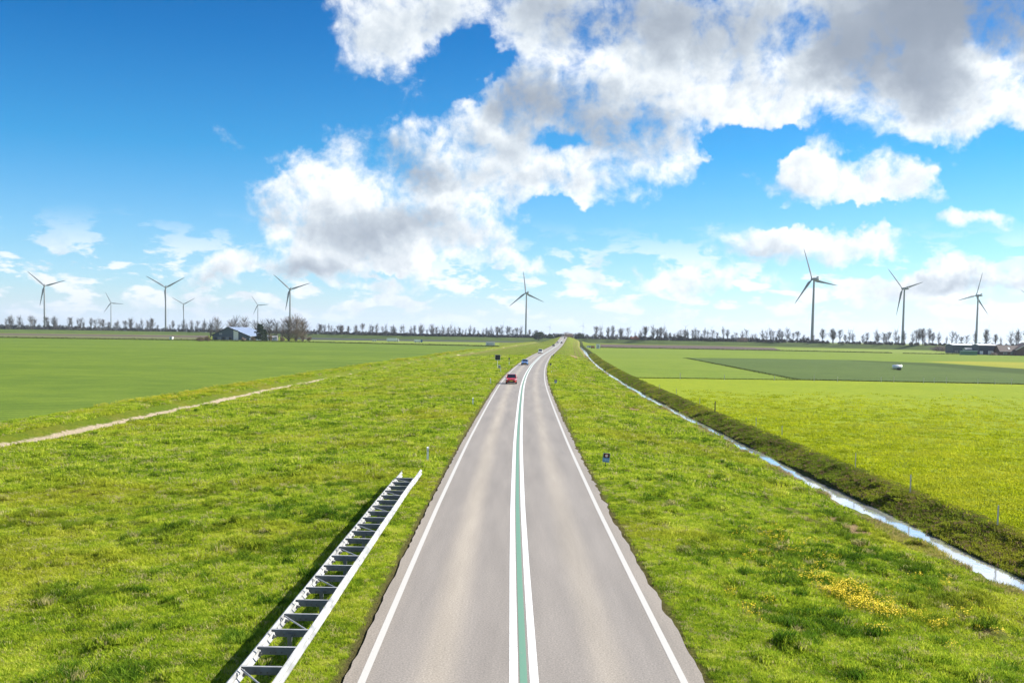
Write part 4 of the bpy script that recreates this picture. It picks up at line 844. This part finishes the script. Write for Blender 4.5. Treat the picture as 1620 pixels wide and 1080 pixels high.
# pine
def pine(px, py, wpx, hpx, label):
    p = hit(px, py, FZ); s = p.y / F; w = wpx * s; h = hpx * s; r = empty('pine_tree', p, 0, label, 'tree'); rr = random.Random(3); mb = MB()
    for i in range(26):
        q = (i + .5) / 26; zz = h * (.10 + .84 * q); rad = w * .5 * (1 - .62 * q) * rr.uniform(.55, 1.1); a = i * 2.4 + rr.uniform(-.4, .4)
        clump(mb, (rad * .55 * math.cos(a), rad * .55 * math.sin(a), zz), (rad * .6, rad * .6, h * .055), 95, .45, rr)
    mb.build('crown', dgreen, r); MB().tube((0, 0, -.4), (0, 0, h * .9), .38, .1, 8).build('trunk', bark, r); return r
pine(411.5, 540.2, 23, 29, 'dark pine tree beside the left barn')
pine(419, 540.2, 12, 20, 'smaller dark conifer touching the right side of the pine')
for (px, w, h, lb) in ((328, 14, 10, 'brown scrub left of the barn gable'), (316, 16, 8, 'low brown scrub farthest left of the barn'), (400, 11, 9, 'brown bush at the right corner of the barn'), (427, 10, 12, 'brown bush right of the pine'), (385, 9, 7, 'reddish bush in front of the barn side wall'), (489, 9, 8, 'low bush at the foot of the big bare clump'), (447, 10, 9, 'brown bush beside the white cottage')):
    shrub('bush', px, 539.7, w, h, brown if 'red' in lb else shrubm, lb, n=420, leaf=.35, group='bushes at the left farm')
shrub('hedge_clump', 1488, 556.2, 34, 10.5, plain('purplish_twigs', (.10, .078, .065), .9), 'purplish brown bare hedge left of the white roofed shed', n=2200, leaf=.35, stem=False, lobes=22, cat='hedge')
shrub('bush', 1574, 562, 14, 5, brown, 'tan bush between the blue shed and the farm house', n=300, leaf=.25, stem=False)
bankm = plain('dark_bank_growth', (.045, .06, .015), .9, 0, .3, .1, .1)
# dark bank lines along field ditches
def bankline(px0, py0, px1, py1, h, label, n=150, mat=None, gaps=(), leaf=.35):
    a = hit(px0, py0, FZ); b_ = hit(px1, py1, FZ); rr = random.Random(int(px0)); mb = MB()
    for i in range(n):
        q = i / n
        if any(g0 < q < g1 for g0, g1 in gaps): continue
        p = a.lerp(b_, q); clump(mb, (p.x, p.y, FZ + h * .35), ((b_ - a).length / n, 1.2, h * rr.uniform(.45, .8)), 22, leaf if h > .5 else .12, rr)
    return tag(mb.build('field_bank', mat or bankm), label, 'field bank', kind='stuff')
bankline(-150, 532.2, 500, 541.6, 1.3, 'dark line of growth along the back of the left wheat field', 260); bankline(500, 541.6, 790, 548.4, 1.0, 'dark line of growth from the farm trees to the white trailer', 160)
bankline(945, 549.8, 1240, 555, .8, 'dark growth behind the green field right of the ditch', 150); bankline(1240, 555, 1412, 558.6, .8, 'dark growth along the far pale green field', 90); bankline(1430, 559.2, 1620, 562.6, .7, 'dark growth in front of the white roofed sheds', 80)
bankline(1262, 600.8, 1700, 609.6, .2, 'dark grass line between the bright pasture and the dark crop', 300); bankline(1085, 566.2, 1262, 600.6, .16, 'dark grass line at the left side of the dark crop', 160); bankline(1005, 597.6, 1262, 601, .12, 'thin grass line behind the bright pasture', 160)
# ------------------------------------------------------------------ left farm
navy = plain('blue_grey_cladding', (.055, .085, .12), .6, 0, .12, .5); shine = plain('pale_metal_roof', (.42, .50, .62), .25, .5, .06, .2); whitew = plain('white_wall', (.72, .71, .67), .7, 0, .06, .5); droof = plain('dark_roof_edge', (.04, .045, .05), .6)
brick = plain('dark_brick', (.12, .07, .055), .85, 0, .2, 1.2); tile = plain('brown_roof_tiles', (.085, .06, .055), .7, 0, .15, 2); winm = plain('window_glass', (.05, .065, .08), .1, 0, .05, 1, .8); frm = plain('white_frame', (.7, .7, .68), .5)
greenc = plain('green_container_paint', (.06, .18, .12), .5); greyw = plain('grey_cladding', (.22, .25, .28), .6); navy2 = plain('dark_blue_cladding', (.025, .045, .085), .5, 0, .1, .5); wroof = plain('white_roof_sheet', (.82, .82, .82), .5, 0, .04, .3)
pA = hit(336, 537.3, FZ); pB = hit(394.8, 538.3, FZ); S = pA.y / F
b0 = empty('barn', (pA.x, pA.y, FZ), 0, 'large blue grey barn with a pale shining roof at the left farm', 'barn')
W_ = 58.6 * S; D_ = 34; sh_ = 17.0; He = 10.7 * S * .62; Ha = 20 * S; xa = W_ * .43
def bx(x, y, z): return (x + y * sh_ / D_ * .6, y, z)
mb = MB(); fr_ = [(0, 0, 0), (W_, 0, 0), (W_, 0, He * .98), (xa, 0, Ha), (0, 0, He)]
mb.loft([[bx(x, 0, z) for x, y, z in fr_], [bx(x, D_, z) for x, y, z in fr_]]); mb.build('wall', navy, b0)
mb = MB(); o_ = .5
for (x0, z0, x1, z1) in ((-1.2, He - .45, xa, Ha + .12), (xa, Ha + .12, W_ + 1.2, He - .45)):
    mb.hexa([bx(x0, -.8, z0), bx(x1, -.8, z1), bx(x1, D_ + .8, z1), bx(x0, D_ + .8, z0), bx(x0, -.8, z0 + .3), bx(x1, -.8, z1 + .3), bx(x1, D_ + .8, z1 + .3), bx(x0, D_ + .8, z0 + .3)])
rf = mb.build('roof', shine, b0)
mb = MB(); 
for (x0, z0, x1, z1) in ((-1.2, He - .5, xa, Ha + .1), (xa, Ha + .1, W_ + 1.2, He - .5)): mb.hexa([bx(x0, -1.0, z0 - .3), bx(x1, -1.0, z1 - .3), bx(x1, -.81, z1 - .3), bx(x0, -.81, z0 - .3), bx(x0, -1.0, z0 + .5), bx(x1, -1.0, z1 + .5), bx(x1, -.81, z1 + .5), bx(x0, -.81, z0 + .5)])
mb.build('verge_board', droof, rf)
MB().box(W_ * .57, W_ * .70, -.25, -.05, 0, Ha * .80).build('door', whitew, b0)
MB().box(W_ * .02, W_ * .52, -1.9, -.05, 2.9, 3.1).build('canopy', greyw, b0)
for k, (a, w) in enumerate(((.05, .06), (.14, .10), (.27, .05), (.36, .08), (.45, .06))): MB().box(W_ * a, W_ * (a + w), -.14, -.04, .1, 2.6).build('door', droof if k % 2 == 0 else greyw, b0)
for a in (.19, .235):
    w_ = MB().box(W_ * a, W_ * (a + .022), -.14, -.04, 4.7, 6.2).build('window', frm, b0); MB().box(W_ * a + .15, W_ * (a + .022) - .15, -.18, -.145, 4.85, 6.05).build('pane', winm, w_)
def house(name, px0, px1, pyb, hwall, hroof, wallm, roofm, label, cat='house', depth=9, doors=(), wins=(), skylights=(), ridge='x', z=FZ, chimney=False, yaw=0, rooflen=None):
    a = hit(px0, pyb, z); b_ = hit(px1, pyb, z); w = b_.x - a.x; r = empty(name, (a.x, a.y, z), yaw, label, cat)
    if ridge == 'x':
        sec = [(0, 0), (depth, 0), (depth, hwall), (depth / 2, hwall + hroof), (0, hwall)]
        MB().loft([[(x, y, q) for y, q in sec] for x in (0, w)]).build('wall', wallm, r)
        mb = MB()
        for (y0, z0, y1, z1) in ((-.5, hwall - hroof * .11, depth / 2, hwall + hroof + .02), (depth / 2, hwall + hroof + .02, depth + .5, hwall - hroof * .11)):
            mb.hexa([(-.4, y0, z0), (w + .4, y0, z0), (w + .4, y1, z1), (-.4, y1, z1), (-.4, y0, z0 + .22), (w + .4, y0, z0 + .22), (w + .4, y1, z1 + .22), (-.4, y1, z1 + .22)])
        rf = mb.build('roof', roofm, r)
        MB().box(-.4, w + .4, -.68, -.505, hwall - hroof * .11 - .05, hwall - hroof * .11 + .2).build('gutter', greyw, rf)
        for q in skylights:
            t0, t1 = .35, .68; f = lambda t_: (-.5 + t_ * (depth / 2 + .5), hwall - hroof * .11 + t_ * hroof * 1.11 + .24)
            y0, z0 = f(t0); y1, z1 = f(t1); xa_ = q * w
            MB().hexa([(xa_, y0, z0), (xa_ + 1.4, y0, z0), (xa_ + 1.4, y1, z1), (xa_, y1, z1), (xa_, y0 - .05, z0 + .12), (xa_ + 1.4, y0 - .05, z0 + .12), (xa_ + 1.4, y1 - .05, z1 + .12), (xa_, y1 - .05, z1 + .12)]).build('skylight', frm, rf)
        if chimney: MB().box(w * .8, w * .8 + .7, depth / 2 - .35, depth / 2 + .35, hwall + hroof * .6, hwall + hroof + .9).build('chimney', brick, rf)
    else:
        sec = [(0, 0), (w, 0), (w, hwall), (w / 2, hwall + hroof), (0, hwall)]
        MB().loft([[(x, y, q) for x, q in sec] for y in (0, depth)]).build('wall', wallm, r)
        mb = MB()
        for (x0, z0, x1, z1) in ((-.4, hwall - .3, w / 2, hwall + hroof + .02), (w / 2, hwall + hroof + .02, w + .4, hwall - .3)):
            mb.hexa([(x0, -.4, z0), (x1, -.4, z1), (x1, depth + .4, z1), (x0, depth + .4, z0), (x0, -.4, z0 + .22), (x1, -.4, z1 + .22), (x1, depth + .4, z1 + .22), (x0, depth + .4, z0 + .22)])
        rf = mb.build('roof', roofm, r)
        mb = MB(); 
        for (x0, z0, x1, z1) in ((-.4, hwall - .3, w / 2, hwall + hroof), (w / 2, hwall + hroof, w + .4, hwall - .3)): mb.hexa([(x0, -.52, z0 - .1), (x1, -.52, z1 - .1), (x1, -.41, z1 - .1), (x0, -.41, z0 - .1), (x0, -.52, z0 + .25), (x1, -.52, z1 + .25), (x1, -.41, z1 + .25), (x0, -.41, z0 + .25)])
        mb.build('verge_board', frm, rf)
    for (q0, q1, h) in doors: MB().box(w * q0, w * q1, -.12, -.02, .05, h).build('door', frm, r)
    for (q0, q1, z0, z1) in wins:
        w_ = MB().box(w * q0, w * q1, -.10, -.02, z0, z1).build('window', frm, r); MB().box(w * q0 + .12, w * q1 - .12, -.14, -.105, z0 + .12, z1 - .12).build('pane', winm, w_)
    return r
house('cottage', 429, 444.5, 538.8, 3.0, 1.4, whitew, plain('grey_cottage_roof', (.4, .39, .37), .7), 'low white cottage between the pine and the big bare trees', wins=((.35, .6, .9, 2.0),), doors=((.05, .2, 2.2),), depth=6)
house('shed', 1507, 1547, 558.6, 6.6, .9, navy2, wroof, 'long dark blue shed with a white roof at the right farm', 'shed', 14, wins=((.05, .12, 1, 2), (.2, .27, 1, 2)))
house('shed', 1548.5, 1564, 561.2, 6.9, .8, navy2, wroof, 'dark blue shed section with a white roof edge and two pale doors', 'shed', 12, doors=((.05, .25, 2.8), (.55, .9, 3.0)))
house('lean_to', 1528, 1542, 560.6, 3.9, .5, greyw, plain('pale_grey_roof', (.5, .52, .54), .5), 'low lean-to with a pale grey roof in front of the long shed', 'shed', 5, doors=((.7, 1.0, 2.4),))
house('green_container', 1520.5, 1536, 561.4, 2.7, .15, greenc, greenc, 'green container in front of the long dark blue shed', 'container', 2.6, doors=())
house('farm_house', 1565, 1584, 561.4, 3.0, 4.2, brick, tile, 'dark roofed house with one skylight beside the blue shed', 'house', 9, skylights=(.62,), wins=((.1, .25, 1, 2.2),))
house('farm_house', 1581.5, 1604, 562, 3.0, 3.9, brick, tile, 'brown roofed farm house with two white skylights', 'house', 9, doors=((.62, .8, 2.6),), skylights=(.38, .8), wins=((.15, .3, 1, 2.1), (.45, .55, 1, 2.1)))
house('brick_house', 1607, 1632, 562.5, 4.2, 5.0, brick, tile, 'brick gabled house at the right picture edge', 'house', 12, ridge='y', wins=((.3, .42, 1, 2.4), (.6, .72, 1, 2.4), (.45, .55, 5, 6.2)))
# ------------------------------------------------------------------ trailer used as a field billboard
p = hit(768.6, 547.6, FZ); s = p.y / F
r = empty('white_trailer', p, R_(3), 'white box trailer with dark blue lettering in the field left of the road', 'trailer'); w = 14.2 * s; h = 6.6 * s
MB().box(0, w, 0, 2.5, .9, h).build('body', whitew, r, bevel=.03)
MB().box(.02, w - .02, .1, 2.4, .62, .898).build('chassis', trim, r)
for q in (.12, .75, .86): 
    for yy in (.1, 2.1): MB().tube((w * q, yy - .05, .48), (w * q, yy + .25, .48), .48, .48, 16).build('wheel', tyre, r)
mb = MB(); lx = w * .13
for k, (bars) in enumerate(('F', 'A', 'R', 'M', 'E', 'R', 'S')[:0]): pass
segs = {'V': 2}
for k in range(8):
    x0 = lx + k * w * .092; zc_ = h * .60; hh = .48
    if k % 4 == 0: mb.box(x0, x0 + .14, -.03, -.004, zc_ - hh, zc_ + hh); mb.box(x0 + .36, x0 + .5, -.03, -.004, zc_ - hh, zc_ + hh); mb.box(x0 + .141, x0 + .359, -.03, -.004, zc_ - .08, zc_ + .08)
    elif k % 4 == 1: mb.box(x0, x0 + .14, -.03, -.004, zc_ - hh, zc_ + hh); mb.box(x0 + .141, x0 + .45, -.03, -.004, zc_ + hh - .15, zc_ + hh); mb.box(x0 + .141, x0 + .40, -.03, -.004, zc_ - .07, zc_ + .08); mb.box(x0 + .141, x0 + .45, -.03, -.004, zc_ - hh, zc_ - hh + .15)
    elif k % 4 == 2: mb.box(x0, x0 + .14, -.03, -.004, zc_ - hh, zc_ + hh); mb.box(x0 + .141, x0 + .36, -.03, -.004, zc_ + hh - .15, zc_ + hh); mb.box(x0 + .361, x0 + .49, -.03, -.004, zc_ - hh, zc_ + hh - .15); mb.box(x0 + .141, x0 + .36, -.03, -.004, zc_ - hh, zc_ - hh + .15)
    else: mb.box(x0 + .18, x0 + .33, -.03, -.004, zc_ - hh, zc_ + hh - .16); mb.box(x0, x0 + .5, -.03, -.004, zc_ + hh - .159, zc_ + hh)
mb.build('lettering', plain('dark_blue_lettering', (.03, .07, .20), .5), r)
# ------------------------------------------------------------------ small far things
def boxy(name, px, py, w, h, d, m, label, cat, wheels=False, cab=None):
    p = hit(px, py, FZ); r = empty(name, p, R_(float(rng.uniform(-12, 12))), label, cat); zb = .7 if wheels else 0
    MB().box(-w / 2, w / 2, 0, d, zb, zb + h).build('body', m, r, bevel=.05)
    MB().box(-w / 2 - .08, w / 2 + .08, -.08, d + .08, zb + h + .01, zb + h + .12).build('roof', greyw, r)
    if wheels:
        for q in (-.32, .32):
            for yy in (.1, d - .3): MB().tube((w * q, yy - .05, .42), (w * q, yy + .25, .42), .42, .42, 14).build('wheel', tyre, r)
        MB().box(-w / 2 + .1, w / 2 - .1, .15, d - .15, .45, .69).build('chassis', trim, r)
    else: MB().box(-w * .15, w * .15, -.05, -.01, .05, h * .75).build('door', greyw, r)
    if cab:
        MB().loft([[(w / 2 + .3, 0, .6), (w / 2 + .3, d, .6), (w / 2 + .3, d, 3.0), (w / 2 + .3, 0, 3.0)], [(w / 2 + 2.2, 0, .6), (w / 2 + 2.2, d, .6), (w / 2 + 1.9, d, 3.0), (w / 2 + 1.9, 0, 3.0)]]).build('cab', cab, r)
        MB().box(w / 2 + 1.0, w / 2 + 1.9, -.04, -.01, 1.7, 2.6).build('window', winm, r)
        MB().tube((w / 2 + 1.2, -.05, .45), (w / 2 + 1.2, .3, .45), .45, .45, 14).build('wheel', tyre, r)
    return r
boxy('lorry', 619.5, 540.6, 10, 3.0, 2.5, wcar, 'white lorry in the field right of the left farm', 'lorry', True, wcar)
boxy('farm_van', 660, 541.8, 6, 2.4, 2.4, wcar, 'white and blue farm vehicle right of the white lorry', 'van', True, blue)
boxy('white_container', 946, 551.3, 2.9, 3.3, 4, wcar, 'white box container by the far end of the ditch', 'container')
boxy('white_container', 270, 537.0, 2.6, 2.4, 3, wcar, 'tiny white box at the far edge of the left wheat field', 'container')
boxy('red_cart', 938, 551.2, 2.6, 1.2, 2, carpaint('faded_red', (.42, .12, .08)), 'small red cart left of the white container', 'cart', True)
boxy('white_car', 592, 540.0, 4.2, 1.0, 1.8, wcar, 'white car parked in the field left of the white lorry', 'car', True)
boxy('tarpaulin_stack', 933, 549.8, 5, 1.4, 3, whitew, 'pale covered stack left of the red cart', 'stack')
# tank trailer on the dark crop
p = hit(1421.5, 585.6, FZ)
r = empty('tank_trailer', p, R_(4), 'white tank trailer with dark wheels standing on the dark crop field', 'tank trailer')
mb = MB(); rings = [[(xx, 1.0 + rd * math.cos(a * math.pi / 10), 1.02 + rd * .75 * math.sin(a * math.pi / 10)) for a in range(20)] for xx, rd in ((-1.35, .55), (-1.22, .8), (0, .86), (1.22, .8), (1.35, .55))]
mb.loft(rings).build('tank', wcar, r, smooth=True)
MB().box(-1.2, 1.2, .6, 1.4, .22, .36).build('chassis', trim, r); MB().tube((0, 1, 1.6), (0, 1, 1.8), .22, .22, 12).build('hatch', greyp, r)
for s_ in (-.05, .5):
    w_ = MB().tube((s_, .08, .33), (s_, .32, .33), .33, .33, 16).build('wheel', tyre, r)
MB().box(-.3, .7, .02, .34, .60, .68).build('mudguard', trim, r); MB().box(-2.0, -1.2, .95, 1.05, .3, .38).build('drawbar', trim, r)
# ------------------------------------------------------------------ haze
hm = bpy.data.materials.new('haze'); hm.use_nodes = True; t = NT(hm.node_tree); t.n.remove(t.n['Principled BSDF'])
pv = t.n.new('ShaderNodeVolumePrincipled'); pv.inputs['Color'].default_value = (.80, .88, 1, 1); pv.inputs['Density'].default_value = .00005; pv.inputs['Anisotropy'].default_value = .3
t.l.new(pv.outputs[0], t.n['Material Output'].inputs['Volume'])
hz = MB().box(-5600, 5600, -200, 16500, -4.5, 190).build('haze', hm); tag(hz, 'thin pale blue haze over the whole plain', 'haze', kind='stuff')
# ------------------------------------------------------------------ render settings
scene.cycles.max_bounces = 6; scene.cycles.diffuse_bounces = 2; scene.cycles.transmission_bounces = 3; scene.cycles.volume_bounces = 0; scene.cycles.use_denoising = True
